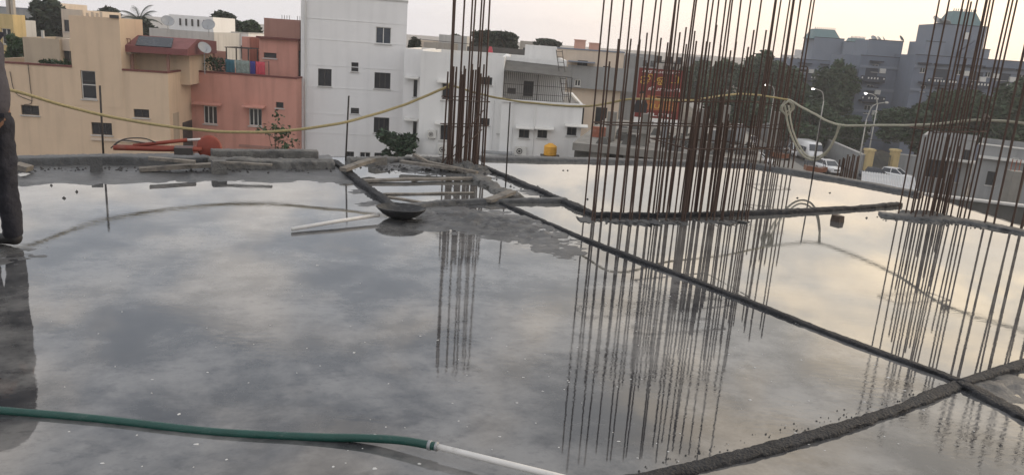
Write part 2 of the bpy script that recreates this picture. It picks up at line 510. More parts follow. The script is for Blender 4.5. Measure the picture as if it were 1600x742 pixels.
# curing water: one thin sheet lying on the slab
def water_material(name, ior, r_lo, r_hi, dark, light, bump):
    m = bpy.data.materials.new(name)
    m.use_nodes = True
    t = m.node_tree
    b = t.nodes['Principled BSDF']
    new = t.nodes.new
    L = t.links.new
    co = new('ShaderNodeTexCoord').outputs['Object']
    def ns(scale, detail=5, rough=0.6, dist=0.0, sx=1.0, sy=1.0):
        mp = new('ShaderNodeMapping')
        mp.inputs['Scale'].default_value = (sx, sy, 1)
        mp.inputs['Rotation'].default_value = (0, 0, R(-25))
        L(co, mp.inputs[0])
        n = new('ShaderNodeTexNoise')
        n.inputs['Scale'].default_value = scale
        n.inputs['Detail'].default_value = detail
        n.inputs['Roughness'].default_value = rough
        n.inputs['Distortion'].default_value = dist
        L(mp.outputs[0], n.inputs['Vector'])
        return n.outputs['Fac']
    def rng(v, a, b_, c, d):
        r = new('ShaderNodeMapRange')
        r.interpolation_type = 'SMOOTHSTEP'
        for i, k in enumerate((a, b_, c, d)):
            r.inputs[i + 1].default_value = k
        L(v, r.inputs[0])
        return r.outputs[0]
    def mix(f, a, b_):
        x = new('ShaderNodeMix')
        x.data_type = 'RGBA'
        L(f, x.inputs[0])
        for i, k in ((6, a), (7, b_)):
            if isinstance(k, tuple):
                x.inputs[i].default_value = (*k, 1)
            else:
                L(k, x.inputs[i])
        return x.outputs[2]
    c1 = mix(rng(ns(1.3, 9, 0.66, 0.15), 0.36, 0.64, 0, 1), dark, light)
    c2 = mix(rng(ns(2.9, 9, 0.68, 0.1, 1, 1.3), 0.50, 0.70, 0, 0.75), c1, (dark[0] * 0.6, dark[1] * 0.6, dark[2] * 0.62))
    c3 = mix(rng(ns(9, 8, 0.74, 0.1, 1, 1.7), 0.50, 0.68, 0, 0.45), c2, (dark[0] * 0.7, dark[1] * 0.7, dark[2] * 0.75))
    c4 = mix(rng(ns(1.9, 8, 0.70, 0.2, 1.0, 1.3), 0.58, 0.76, 0, 0.5), c3, (light[0] * 1.25, light[1] * 1.25, light[2] * 1.25))
    c5 = mix(rng(ns(34, 6, 0.8, 0.2, 1, 1.4), 0.54, 0.72, 0, 0.35), c4, (dark[0] * 0.6, dark[1] * 0.6, dark[2] * 0.62))
    L(c5, b.inputs['Base Color'])
    b.inputs['IOR'].default_value = ior
    b.inputs['Specular IOR Level'].default_value = 0.5
    r1 = rng(ns(1.3, 5, 0.6, 0.8), 0.48, 0.74, r_lo, r_hi)
    L(r1, b.inputs['Roughness'])
    bp = new('ShaderNodeBump')
    bp.inputs['Strength'].default_value = bump
    bp.inputs['Distance'].default_value = 0.01
    mx = new('ShaderNodeMath')
    mx.operation = 'MULTIPLY'
    L(ns(15, 4, 0.55, 0.5, 0.6, 1.9), mx.inputs[0])
    L(rng(ns(0.7, 2), 0.38, 0.62, 0.15, 1.0), mx.inputs[1])
    L(mx.outputs[0], bp.inputs['Height'])
    L(bp.outputs[0], b.inputs['Normal'])
    return m
wm_ = MB()
wpoly = [Vector((p.x, p.y, 0)) * 0.985 for p in poly]
wm_.add([(p.x, p.y, 0.0) for p in wpoly], [tuple(range(len(wpoly)))[::-1]])
wo_ = wm_.build('water', water_material('cloudy_water', 1.62, 0.004, 0.045, (0.034, 0.036, 0.040), (0.165, 0.164, 0.162), 0.045))
wo_.data.update()
if wo_.data.polygons[0].normal.z < 0:
    wo_.data.flip_normals()
tag(wo_, 'shallow curing water standing on the slab', kind='structure')
cp = [G(*p) for p in ((524, 258), (614, 327), (783, 318), (935, 383), (1120, 453), (1300, 524), (1502, 598), (1600, 571), (1760, 530))]
cp += [Vector((p.x, p.y, 0)) * 0.985 for p in outline[:6]]
m = MB()
m.add([(p.x, p.y, 0.003) for p in cp], [tuple(range(len(cp)))])
cw = m.build('water', water_material('clear_water', 2.2, 0.001, 0.006, (0.085, 0.085, 0.084), (0.15, 0.147, 0.138), 0.022))
if cw.data.polygons[0].normal.z < 0:
    cw.data.flip_normals()
tag(cw, 'deeper clear curing water in the far ponds', kind='structure')

# ------------------------------------------------------------------ mortar bunds, kerbs
def ridge(name, pxs, width, height, label, material='mortar', cat='mortar bund', rough=0.26, z0=-0.02, n=10, flat=0.45, raw=None):
    pts = bez(raw if raw else [G(*p) for p in pxs], n)
    # resample evenly
    out = [pts[0]]
    for p in pts[1:]:
        while (p - out[-1]).length > 0.018:
            out.append(out[-1] + (p - out[-1]).normalized() * 0.018)
    pts = out
    prof = [(-0.62, 0.0), (-0.52, 0.55), (-flat, 0.92), (-flat * 0.5, 1.0), (0, 1.02), (flat * 0.5, 1.0), (flat, 0.92), (0.52, 0.55), (0.62, 0.0)]
    vs, fs = [], []
    k = len(prof)
    for i, p in enumerate(pts):
        t = (pts[min(i + 1, len(pts) - 1)] - pts[max(i - 1, 0)]).normalized()
        s = Vector((t.y, -t.x, 0))
        for j, (a, b) in enumerate(prof):
            w = 1 + rough * nz3((p.x, p.y, j * 0.7), 7) + 1.3 * rough * nz3((p.x, p.y, 31), 1.9) + 0.9 * rough * nz3((p.x, p.y, j * 1.7), 25) + 0.5 * rough * nz3((p.x, p.y, j * 2.7), 60)
            q = p + s * (a * width * w)
            hz = height * b * (1 + rough * (0.8 * nz3((q.x, q.y, 3), 5) + 0.6 * nz3((q.x, q.y, 9), 20) + 0.35 * nz3((q.x, q.y, 19), 55) + 1.1 * nz3((p.x, p.y, 29), 1.7)))
            vs.append((q.x, q.y, z0 + (hz + (-z0)) * (1 if b > 0 else 0)))
    for i in range(len(pts) - 1):
        for j in range(k - 1):
            fs.append((i * k + j, (i + 1) * k + j, (i + 1) * k + j + 1, i * k + j + 1))
    fs.append(tuple(range(k)))
    fs.append(tuple((len(pts) - 1) * k + j for j in range(k))[::-1])
    m = MB()
    m.v, m.f = vs, fs
    return tag(m.build(name, M[material], smooth=True), label, cat, 'mortar bunds on the slab' if cat == 'mortar bund' else None)

ridge('mortar_bund', [(783, 318), (935, 383), (1120, 453), (1300, 524), (1502, 598)], 0.056, 0.019, 'long dark mortar bund running diagonally across the middle of the slab')
ridge('mortar_bund', [(752, 262), (840, 299), (937, 342)], 0.085, 0.038, 'dark mortar bund from the single rebar column to the big rebar wall')
ridge('mortar_bund', [(930, 339), (1050, 339), (1170, 336), (1290, 330), (1405, 322)], 0.085, 0.042, 'dark mortar bund running behind the feet of the big rebar wall')
ridge('mortar_bund', [(524, 256), (560, 285), (614, 327)], 0.085, 0.05, 'dark mortar bund ending at the mortar pan')
ridge('mortar_bund', [(600, 328), (700, 319), (785, 317), (885, 316)], 0.09, 0.045, 'grey mortar bund just behind the mortar pan', 'kerb_concrete')
ridge('mortar_bund', [(1503, 600), (1390, 645), (1210, 700), (1000, 750), (800, 790)], 0.066, 0.016, 'thick curved mortar bund in the bottom right foreground', rough=0.3)
ridge('mortar_bund', [(1500, 600), (1600, 652), (1720, 712)], 0.08, 0.022, 'short mortar bund leaving the right edge below the junction', rough=0.4)
ridge('mortar_bund', [(1503, 600), (1600, 571), (1760, 530)], 0.06, 0.024, 'short mortar bund rising to the right edge above the junction')
ridge('mortar_bund', [(742, 276), (772, 295), (810, 312)], 0.16, 0.05, 'short lumpy pale mortar bund beside the small ponds', 'dry_mortar', rough=0.6)
ridge('mortar_bund', [(1375, 336), (1440, 343), (1500, 346), (1600, 365), (1780, 405)], 0.20, 0.032, 'broad grey mortar bund at the feet of the right rebar columns', 'kerb_concrete', rough=0.35)
ridge('mortar_bund', [(905, 345), (960, 347), (1060, 349), (1160, 347)], 0.15, 0.013, 'broken mortar lip around the feet of the big rebar wall', 'kerb_concrete', rough=1.5)
ridge('edge_kerb', [(752, 249), (960, 253), (1174, 259)], 0.22, 0.045, 'long grey concrete kerb along the far edge of the slab', 'kerb_concrete', 'kerb', rough=0.12)
ridge('edge_kerb', [(1172, 259), (1300, 280), (1440, 306)], 0.20, 0.05, 'grey concrete kerb along the far right edge before the street', 'kerb_concrete', 'kerb', rough=0.15)
ridge('edge_kerb', [(-200, 262), (30, 257), (160, 256), (300, 257), (325, 256)], 0.20, 0.09, 'rough grey concrete kerb at the far left behind the worker', 'kerb_concrete', 'kerb', rough=0.12, flat=0.56)
ridge('edge_kerb', [(326, 262), (420, 262), (522, 262)], 0.22, 0.10, 'cracked pale concrete kerb before the pink house', 'dry_mortar', 'kerb', rough=0.22, flat=0.56)
ridge('edge_kerb', [(330, 250), (410, 250), (497, 250)], 0.16, 0.125, 'upper concrete kerb block in front of the pink house', 'dry_mortar', 'kerb', rough=0.06, flat=0.58)
ridge('edge_kerb', [(545, 254), (640, 253), (745, 258)], 0.20, 0.06, 'rough dark concrete kerb before the white tower house', 'dry_mortar', 'kerb', rough=0.5)

# mound of broken mortar round the foot of the single column
def mound(px, py, r, h, label, material='dry_mortar'):
    c = G(px, py)
    m = MB()
    n = 26
    vs, fs = [], []
    for j in range(n + 1):
        for i in range(n + 1):
            x, y = (i / n * 2 - 1) * r, (j / n * 2 - 1) * r * 0.75
            d = math.hypot(x / r, y / (r * 0.75))
            z = h * max(0, 1 - d * d) * (1 + 0.8 * nz3((x + c.x, y + c.y, 0), 9) + 0.7 * nz3((x, y, 5), 26)) - 0.012
            vs.append((x, y, z))
    for j in range(n):
        for i in range(n):
            a = j * (n + 1) + i
            fs.append((a, a + 1, a + n + 2, a + n + 1))
    m.v, m.f = vs, fs
    return tag(m.build('mortar_heap', M[material], loc=(c.x, c.y, 0)), label, 'mortar heap')
mound(722, 266, 0.42, 0.10, 'lumpy heap of broken mortar around the single rebar column')
mound(1450, 338, 0.40, 0.05, 'pale broken mortar around the feet of the right rebar column')

# ------------------------------------------------------------------ planks, sticks and debris at the far edge
def plank(px0, px1, z0, z1, w, th, label, material='plank', cat='plank'):
    a, b = G(*px0, z0), G(*px1, z1)
    d = b - a
    L = d.length
    m = MB()
    n = max(3, int(L / 0.12))
    vs, fs = [], []
    for i in range(n + 1):
        x = L * i / n
        wob = 0.006 * nz3((x, a.x, a.y), 4)
        for (yy, zz) in ((-w / 2, 0), (w / 2, 0), (w / 2, th), (-w / 2, th)):
            vs.append((x, yy * (1 + 0.12 * nz3((x, yy, a.y), 6)) + wob, zz + wob))
    for i in range(n):
        for k in range(4):
            fs.append((i * 4 + k, (i + 1) * 4 + k, (i + 1) * 4 + (k + 1) % 4, i * 4 + (k + 1) % 4))
    fs += [(0, 1, 2, 3), tuple(n * 4 + k for k in (3, 2, 1, 0))]
    m.v, m.f = vs, fs
    o = m.build('plank' if cat == 'plank' else cat.replace(' ', '_'), M[material], loc=a)
    o.rotation_euler = (0, -math.asin(d.z / L), math.atan2(d.y, d.x))
    return tag(o, label, cat, 'loose timber at the slab edge' if cat == 'plank' else None)
plank((218, 268), (330, 261), 0.012, 0.05, 0.10, 0.04, 'pale mortar-caked plank propped in front of the red machine')
plank((232, 249), (305, 256), 0.14, 0.10, 0.08, 0.03, 'short flat plank behind the propped plank')
plank((340, 255), (425, 259), 0.115, 0.112, 0.06, 0.02, 'thin plank lying on the cracked pale kerb')
plank((536, 268), (582, 252), 0.06, 0.10, 0.09, 0.04, 'pale plank at the corner by the dark bund')
plank((645, 243), (672, 258), 0.16, 0.06, 0.07, 0.03, 'light new timber offcut leaning beside the rebar column')
plank((626, 254), (712, 266), 0.08, 0.05, 0.09, 0.03, 'grey plank lying along the small pond')
plank((566, 284), (748, 280), 0.012, 0.02, 0.09, 0.025, 'long pale plank lying across the small pond')
plank((600, 304), (740, 302), 0.005, 0.005, 0.05, 0.012, 'thin half sunk batten across the small pond')
plank((605, 310), (672, 320), 0.02, 0.012, 0.05, 0.02, 'short brown batten beside the mortar pan')
plank((762, 316), (800, 302), 0.02, 0.06, 0.10, 0.03, 'pale mortar-caked batten across the lumpy bund')
plank((668, 256), (745, 272), 0.08, 0.03, 0.07, 0.03, 'grey splintered plank in front of the rebar column')
plank((24, 262), (46, 268), 0.05, 0.02, 0.12, 0.05, 'stub of weathered wood behind the worker')
def block(name, px, py, sx, sy, sz, rz, label, cat, material):
    c = G(px, py)
    m = MB()
    e = min(sx, sy, sz) * 0.08
    m.frustum((-sx / 2, sx / 2, -sy / 2, sy / 2), (-sx / 2 + e, sx / 2 - e, -sy / 2 + e, sy / 2 - e), -0.012, sz)
    return tag(m.build(name, M[material], loc=(c.x, c.y, 0), rz=rz), label, cat)
block('concrete_block', 151, 268, 0.12, 0.10, 0.16, 0.5, 'pale concrete block standing against the far left kerb', 'block', 'kerb_concrete')
block('wood_block', 1308, 346, 0.085, 0.11, 0.065, 0.55, 'small brown wooden block beside the right bund', 'block', 'wood_brown')
block('concrete_stump', 342, 271, 0.16, 0.14, 0.14, 0.5, 'dark broken concrete stump at the end of the cracked kerb', 'block', 'dry_mortar')
block('concrete_block', 590, 258, 0.2, 0.14, 0.1, 0.9, 'rounded pale rubble lump by the thin rod', 'block', 'dry_mortar')

def rod(px_top, px_base, zb, label, r=0.009):
    b = G(*px_base, zb)
    # a straight steel rod leaning a little
    t = AT(px_top[0], px_top[1], b.y)
    m = MB()
    m.tube([(0, 0, -0.02), (t - b)], r, 6)
    return tag(m.build('steel_rod', M['rebar_grey'], loc=b, smooth=True), label, 'steel rod', 'rods standing at the slab edge')
rod((156, 134), (162, 250), 0.0, 'thin steel rod standing in front of the cream house', 0.011)
rod((545, 150), (540, 251), 0.0, 'thin steel rod leaning in front of the white tower house', 0.011)
rod((797, 160), (790, 290), 0.0, 'thin steel rod standing in the far bund', 0.009)
rod((1283, 187), (1268, 286), 0.0, 'thin steel rod at the slab edge under the rope loop', 0.010)

# ------------------------------------------------------------------ rebar columns
bar_me = MB().tube([(0, 0, 0), (0, 0, 0.33), (0, 0, 0.66), (0, 0, 1)], 1.0, 8).mesh('rebar', M['rebar'], True)
def cage(label, bars, ties=(), group='rebar columns waiting for concrete', lean=0.012, zb=0.0):
    cxm = sum(b[0] for b in bars) / len(bars)
    cym = sum(b[1] for b in bars) / len(bars)
    root = empty('rebar_column', (cxm, cym, zb), 0, label, 'rebar', group)
    for (x, y, h, r) in bars:
        share('rebar', bar_me, root, (x - cxm, y - cym, -0.06), (random.uniform(-lean, lean), random.uniform(-lean, lean), random.random() * 6), (r, r, h + 0.06))
    for pts in ties:
        m = MB()
        m.tube([Vector(p) - Vector((cxm, cym, 0)) for p in pts], 0.0065, 6)
        m.build('stirrup', M['rebar'], root, True)
    return root
def rect_tie(c, ux, uy, a, b, z, jit=0.03):
    p = [c + ux * sx * a + uy * sy * b for sx, sy in ((-1, -1), (1, -1), (1, 1), (-1, 1), (-1, -1))]
    return [(q.x, q.y, z + random.uniform(-jit, jit)) for q in p]
U25 = Vector((math.cos(R(24)), math.sin(R(24)), 0))
V25 = Vector((-U25.y, U25.x, 0))
# single column left of centre
c0 = G(722, 264)
bars = []
tall_px = [697, 707, 716, 724, 732, 738, 745]
for i in range(9):
    for s in (-1, 1):
        p = c0 + U25 * ((i - 4) * 0.056 + 0.012 * s) + V25 * (0.13 * s)
        t = (i + (s > 0)) % 2 == 0
        h = random.uniform(2.62, 2.80) if t else random.uniform(1.16, 1.32)
        bars.append((p.x, p.y, h, 0.0105))
        if t and random.random() < 0.6:
            bars.append((p.x + 0.026, p.y, random.uniform(1.15, 1.3), 0.0115))
ties = [rect_tie(c0, U25, V25, 0.26, 0.15, z) for z in (0.55, 0.86)]
q0, q1 = c0 - U25 * 0.25, c0 + U25 * 0.25
ties.append([(q0.x, q0.y - 0.17, 0.10), (q1.x, q1.y - 0.17, 0.75)])
ties.append([(q0.x, q0.y - 0.19, 0.05), (q1.x, q1.y - 0.19, 0.52)])
cage('single column of clustered brown rebars in front of the white houses', bars, ties)
# the big wall of bars in the middle: two curtains of bars
bars = []
def wall_bars(pxs, ybase, back, tall_every, rr=0.0080):
    out = []
    for k, px in enumerate(pxs):
        p = G(px, ybase) + V25 * back
        t = (k % tall_every) != 1
        h = random.uniform(2.55, 2.75) if t else random.uniform(1.62, 1.86)
        out.append((p.x, p.y, h, rr))
        if t and random.random() < 0.2:
            out.append((p.x + 0.022, p.y + 0.004, random.uniform(1.45, 1.75), rr))
    return out
bars += wall_bars([925, 939, 954, 968, 983, 998, 1012, 1026, 1040, 1053, 1066, 1078, 1091, 1103, 1115, 1128, 1140, 1152, 1164], 346, 0.0, 2)
bars += wall_bars([928, 943, 957, 972, 987, 1001, 1015, 1029, 1042, 1053, 1063, 1073, 1083, 1093, 1103, 1113, 1123, 1133, 1144, 1156], 344, 0.20, 2)
bars += wall_bars([1060, 1085, 1110, 1137], 344, 0.44, 3)
for k in range(24):
    p = G(1035 + 5.4 * k + random.uniform(-2, 2), 345) + V25 * random.choice((0.02, 0.19, 0.30))
    bars.append((p.x, p.y, random.uniform(0.95, 1.55), 0.0078))
wc = (G(925, 346) + G(1164, 345)) / 2 + V25 * 0.1
half = (G(1164, 346) - G(925, 346)).length / 2
ties = [rect_tie(wc, U25, V25, half + 0.02, 0.13, 0.92, 0.02), rect_tie(wc + U25 * half * 0.5, U25, V25, half * 0.55, 0.36, 0.74, 0.02), rect_tie(wc + U25 * half * 0.4, U25, V25, half * 0.6, 0.14, 1.16, 0.03)]
cage('wide wall of dense tall rebars in the middle of the slab', bars, ties)
# column at the far corner of the slab
cc = G(1205, 263)
bars = []
for i in range(7):
    for s in (-1, 1):
        p = cc + U25 * ((i - 3) * 0.085) + V25 * (0.16 * s)
        bars.append((p.x, p.y, random.uniform(2.5, 2.75) if (i + (s > 0)) % 3 else random.uniform(1.3, 1.6), 0.011))
cage('rebar column at the far slab corner carrying the rope knot', bars, [rect_tie(cc, U25, V25, 0.27, 0.18, z) for z in (0.3, 0.62, 0.95)])
# second far column, short starter bars beyond the kerb
ce = AT(1325, 265, 13.0)
bars = []
for i in range(6):
    for s in (-1, 1):
        p = ce + U25 * ((i - 2.5) * 0.055) + V25 * (0.07 * s)
        bars.append((p.x, p.y, random.uniform(0.84, 0.98), 0.012))
cage('small cluster of short starter bars just beyond the far right kerb', bars, [], zb=-0.85)
pd = MB()
pd.box(-0.45, 0.45, -0.4, 0.4, GROUND, -0.9)
tag(pd.build('concrete_pier', M['concrete'], loc=(ce.x, ce.y, 0), rz=R(24)), 'concrete pier carrying the short starter bars beyond the kerb', 'pier')
# right-hand columns
cr = G(1455, 338)
bars = []
for i in range(8):
    for s in (-1, 1):
        p = cr + U25 * ((i - 3.5) * 0.112 + 0.028 * s) + V25 * (0.13 * s)
        t = (i + (s > 0)) % 3 != 0
        bars.append((p.x, p.y, random.uniform(2.3, 2.7) if t else random.uniform(1.3, 1.75), 0.0088))
for k in range(14):
    p = cr + U25 * random.uniform(-0.3, 0.4) + V25 * random.uniform(-0.1, 0.1)
    bars.append((p.x, p.y, random.uniform(0.3, 0.95), 0.0088))
cage('tall rebar column near the right edge above the broad bund', bars, [rect_tie(cr, U25, V25, 0.42, 0.15, z) for z in (0.98,)])
bars = []
for px, py in ((1538, 352), (1552, 354), (1580, 358), (1594, 361), (1622, 366), (1640, 369), (1668, 375), (1686, 378)):
    p = G(px, py)
    bars.append((p.x, p.y, random.uniform(2.5, 2.75), 0.0105))
    p2 = p + V25 * 0.3
    bars.append((p2.x, p2.y, random.uniform(2.4, 2.7), 0.0095))
cage('spaced pairs of rebars cut by the right edge of the picture', bars, [])

# ------------------------------------------------------------------ ropes
def rope(name, pts, r, material, label, n=10, parent=None):
    P = bez(pts, n)
    o0 = P[0].copy()
    P = [p - o0 + Vector((0, 0, 0.006 * nz3((i * 0.3, 0, 0), 1))) for i, p in enumerate(P)]
    m = MB()
    m.tube(P, r, 7)
    o = m.build(name, M[material], parent, True, loc=o0)
    if label:
        tag(o, label, 'rope', 'safety ropes round the slab')
    return o
rope('yellow_rope', [AT(-90, 112, 7.4), AT(20, 142, 7.6), AT(150, 178, 8.0), AT(280, 200, 8.3), AT(400, 207, 8.6), AT(520, 195, 9.0), AT(620, 168, 9.6), AT(704, 134, 10.0)],
     0.0165, 'rope_yellow', 'yellow rope sagging in front of the cream and pink houses')
rope('yellow_rope', [AT(704, 134, 10.0), AT(775, 153, 9.9), AT(850, 163, 9.7), AT(920, 166, 9.3), AT(990, 155, 9.0), AT(1075, 157, 9.6), AT(1160, 147, 10.4), AT(1232, 156, 10.9)],
     0.013, 'rope_yellow', 'thinner rope strung from the single column to the far corner column')
rope('pale_rope', [AT(1232, 156, 10.9), AT(1270, 177, 10.6), AT(1310, 195, 10.3), AT(1380, 196, 9.9), AT(1450, 195, 9.4), AT(1532, 188, 8.8), AT(1620, 195, 8.3), AT(1720, 205, 7.9)],
     0.0155, 'rope_pale', 'thick pale rope running to the right edge of the picture')
lp = rope('rope_loop', [AT(1226, 165, 10.85), AT(1234, 205, 10.8), AT(1250, 238, 10.7), AT(1268, 250, 10.6), AT(1288, 243, 10.5), AT(1304, 218, 10.4), AT(1311, 195, 10.28)],
          0.014, 'rope_pale', 'slack loop of pale rope hanging below the thick rope')
r2 = rope('strand', [AT(1232, 165, 10.8), AT(1239, 205, 10.75), AT(1254, 236, 10.65), AT(1269, 246, 10.55), AT(1290, 238, 10.45), AT(1306, 212, 10.35), AT(1313, 196, 10.27)], 0.012, 'rope_pale', None)
r2.parent = lp
r2.location = r2.location - lp.location
def knot(px, py, Y, s, material, label):
    c = AT(px, py, Y)
    pts = []
    for k in range(34):
        a = k * 0.62
        pts.append(Vector((math.cos(a) * s * (0.7 + 0.3 * math.sin(k * 1.3)), math.sin(a * 0.7) * s * 0.6, math.sin(a) * s * 1.1 + 0.2 * s * math.sin(k * 0.4))))
    m = MB()
    m.tube(bez(pts, 2), 0.012, 6)
    return tag(m.build('rope_knot', M[material], loc=c, smooth=True), label, 'knot')
knot(1230, 168, 10.88, 0.085, 'rope_pale', 'bundle of knotted rope on the far corner column')
knot(1540, 186, 8.72, 0.035, 'plank', 'small brown knot on the thick rope among the right bars')
knot(704, 134, 9.98, 0.03, 'rope_yellow', 'small yellow knot tied on the single rebar column')

# ------------------------------------------------------------------ mortar pan, pipe, hose
pc = G(626, 341)
pan = empty('mortar_pan', (pc.x, pc.y, 0.004), 0, 'black steel mortar pan lying in the wet patch', 'pan')
m = MB()
prof = [(0.001, 0.0), (0.07, 0.002), (0.115, 0.016), (0.165, 0.046), (0.205, 0.082), (0.216, 0.092), (0.221, 0.092), (0.219, 0.086), (0.209, 0.077), (0.168, 0.040), (0.117, 0.011), (0.07, -0.003), (0.001, -0.004)]
m.lathe(prof[::-1], 36)
m.build('bowl', M['pan_steel'], pan, True)
m = MB()
m.tube([Vector((0.219 * math.cos(k * math.pi / 18), 0.219 * math.sin(k * math.pi / 18), 0.092)) for k in range(37)], 0.0045, 6)
m.build('rim', M['pan_steel'], pan, True)
pan.rotation_euler = (R(-3), R(2), 0.3)
a, b = G(456, 358, 0.022), G(592, 336, 0.05)
m = MB()
m.tube([Vector((0, 0, 0)), (b - a) * 0.5 + Vector((0, 0, 0.004)), b - a], 0.0165, 12)
tag(m.build('plastic_pipe', M['pvc'], loc=a, smooth=True), 'short cream plastic pipe lying against the mortar pan', 'pipe')
# green hose joined to a white pipe
hp = [G(-160, 627, 0.012), G(0, 641, 0.008), G(160, 655, 0.007), G(330, 674, 0.007), G(480, 682, 0.010), G(570, 684, 0.022), G(630, 688, 0.036), G(682, 697, 0.044)]
hose = empty('water_hose', (hp[-1].x, hp[-1].y, 0), 0, 'green garden hose pushed onto a white pipe in the foreground', 'hose')
P = [p - Vector((hp[-1].x, hp[-1].y, 0)) for p in bez(hp, 10)]
m = MB()
m.tube(P, [0.0165 * (1 + 0.05 * nz3((i * 0.21, 0, 0), 1)) for i in range(len(P))], 12)
m.build('hose_tube', M['hose'], hose, True)
qa, qb = hp[-1], G(905, 752, 0.045)
m = MB()
m.tube([qa - qa, (qb - qa) * 0.5, (qb - qa) * 1.5], 0.0125, 12)
m.build('rigid_pipe', M['pvc'], hose, True, loc=(0, 0, qa.z))
dj = (P[-1] - P[-3]).normalized()
m = MB()
m.tube([P[-1] - dj * 0.035, P[-1] - dj * 0.022], 0.0195, 12)
m.tube([P[-1] - dj * 0.004, P[-1] + dj * 0.004], 0.0185, 12)
m.build('hose_clamp', M['metal_grey'], hose, True)

# foam flecks and grit, uncountable
fo = MB()
rnd = random.Random(3)
for k in range(230):
    px, py = rnd.uniform(60, 1590), 375 + 360 * rnd.random() ** 0.8
    if rnd.random() < 0.45:
        px, py = rnd.gauss(1130, 170), rnd.gauss(520, 90)
    if py < 375 or py > 740 or px > 1595:
        continue
    p = G(px, py)
    r = rnd.uniform(0.0018, 0.0055) * (1.6 if rnd.random() < 0.12 else 1)
    e = rnd.uniform(0.6, 1.6)
    vs = [(p.x, p.y, 0.003)]
    fs = []
    for q in range(9):
        an = q * math.pi * 2 / 9
        rr = r * rnd.uniform(0.7, 1.3)
        vs.append((p.x + math.cos(an) * rr * e, p.y + math.sin(an) * rr, 0.0006))
    for q in range(9):
        fs.append((0, 1 + q, 1 + (q + 1) % 9))
    fo.add(vs, fs)
tag(fo.build('foam', M['foam'], smooth=True), 'white foam flecks floating on the curing water', 'foam', kind='stuff')
gr = MB()
def grit_at(p, r):
    o = len(gr.v)
    vs = []
    for dxx, dyy, dzz in ((1, 0, 0), (0, 1, 0), (-1, 0, 0), (0, -1, 0), (0, 0, 0.9), (0, 0, -0.5)):
        k = r * rnd.uniform(0.6, 1.3)
        vs.append((p.x + dxx * k, p.y + dyy * k, max(p.z, 0) + 0.002 + dzz * k))
    gr.add(vs, [(0, 1, 4), (1, 2, 4), (2, 3, 4), (3, 0, 4), (1, 0, 5), (2, 1, 5), (3, 2, 5), (0, 3, 5)])
def grit_line(p0, p1, n, spread, rmax):
    for k in range(n):
        t = rnd.random()
        p = G(p0[0] + (p1[0] - p0[0]) * t, p0[1] + (p1[1] - p0[1]) * t)
        p = p + Vector((rnd.gauss(0, spread), rnd.gauss(0, spread), 0))
        p.z = max(0.0, slab_h(p.x, p.y))
        grit_at(p, rnd.uniform(0.2, 1.0) ** 1.5 * rmax)
grit_line((1480, 604), (1000, 735), 130, 0.022, 0.0065)
grit_line((752, 268), (935, 345), 40, 0.06, 0.016)
grit_line((783, 322), (1500, 598), 60, 0.025, 0.006)
grit_line((690, 340), (880, 380), 60, 0.14, 0.007)
grit_line((40, 266), (520, 268), 160, 0.07, 0.022)
grit_line((560, 262), (745, 272), 140, 0.10, 0.025)
grit_line((1380, 342), (1600, 362), 110, 0.07, 0.018)
grit_line((920, 347), (1165, 347), 130, 0.06, 0.016)
for px, py in ((766, 280), (798, 292), (840, 292), (880, 267), (887, 267), (918, 312), (940, 328), (901, 320), (1297, 302), (1246, 310), (120, 300), (80, 290), (100, 310)):
    grit_at(G(px, py), 0.018)
tag(gr.build('grit', M['grit']), 'dark mortar crumbs scattered along the bunds', 'grit', kind='stuff')

# ================================================================== GROUND AND STREET
g = MB()
g.quad((-3000, -600, GROUND), (3000, -600, GROUND), (3000, 5000, GROUND), (-3000, 5000, GROUND))
tag(g.build('ground', M['earth']), 'bare earth ground around the buildings', kind='structure')
st = MB()
sa, sb = G(1205, 262, GROUND), G(1330, 275, GROUND)
# street runs from near right to far centre, seen beyond the slab's corner
def strip(p0, p1, w0, w1, z, name, material, label):
    p0, p1 = Vector((p0[0], p0[1], 0)), Vector((p1[0], p1[1], 0))
    d = (p1 - p0).normalized()
    s = Vector((d.y, -d.x, 0))
    m = MB()
    m.quad((p0 + s * w0)[:2] + (z,), (p1 + s * w0)[:2] + (z,), (p1 + s * w1)[:2] + (z,), (p0 + s * w1)[:2] + (z,))
    o = m.build(name, M[material])
    if o.data.polygons[0].normal.z < 0:
        o.data.flip_normals()
    return tag(o, label, kind='structure')
s0 = G(1330, 262, GROUND)
s1 = G(1218, 205, GROUND)
print('street', s0, s1)
sd = (s1 - s0).normalized()
strip(s0 - sd * 70, s1 + sd * 300, -7, 7.5, GROUND + 0.02, 'road', 'asphalt', 'grey asphalt street')
strip(s0 - sd * 70, s1 + sd * 300, -12, -7, GROUND + 0.12, 'pavement', 'concrete', 'dusty pavement along the street')

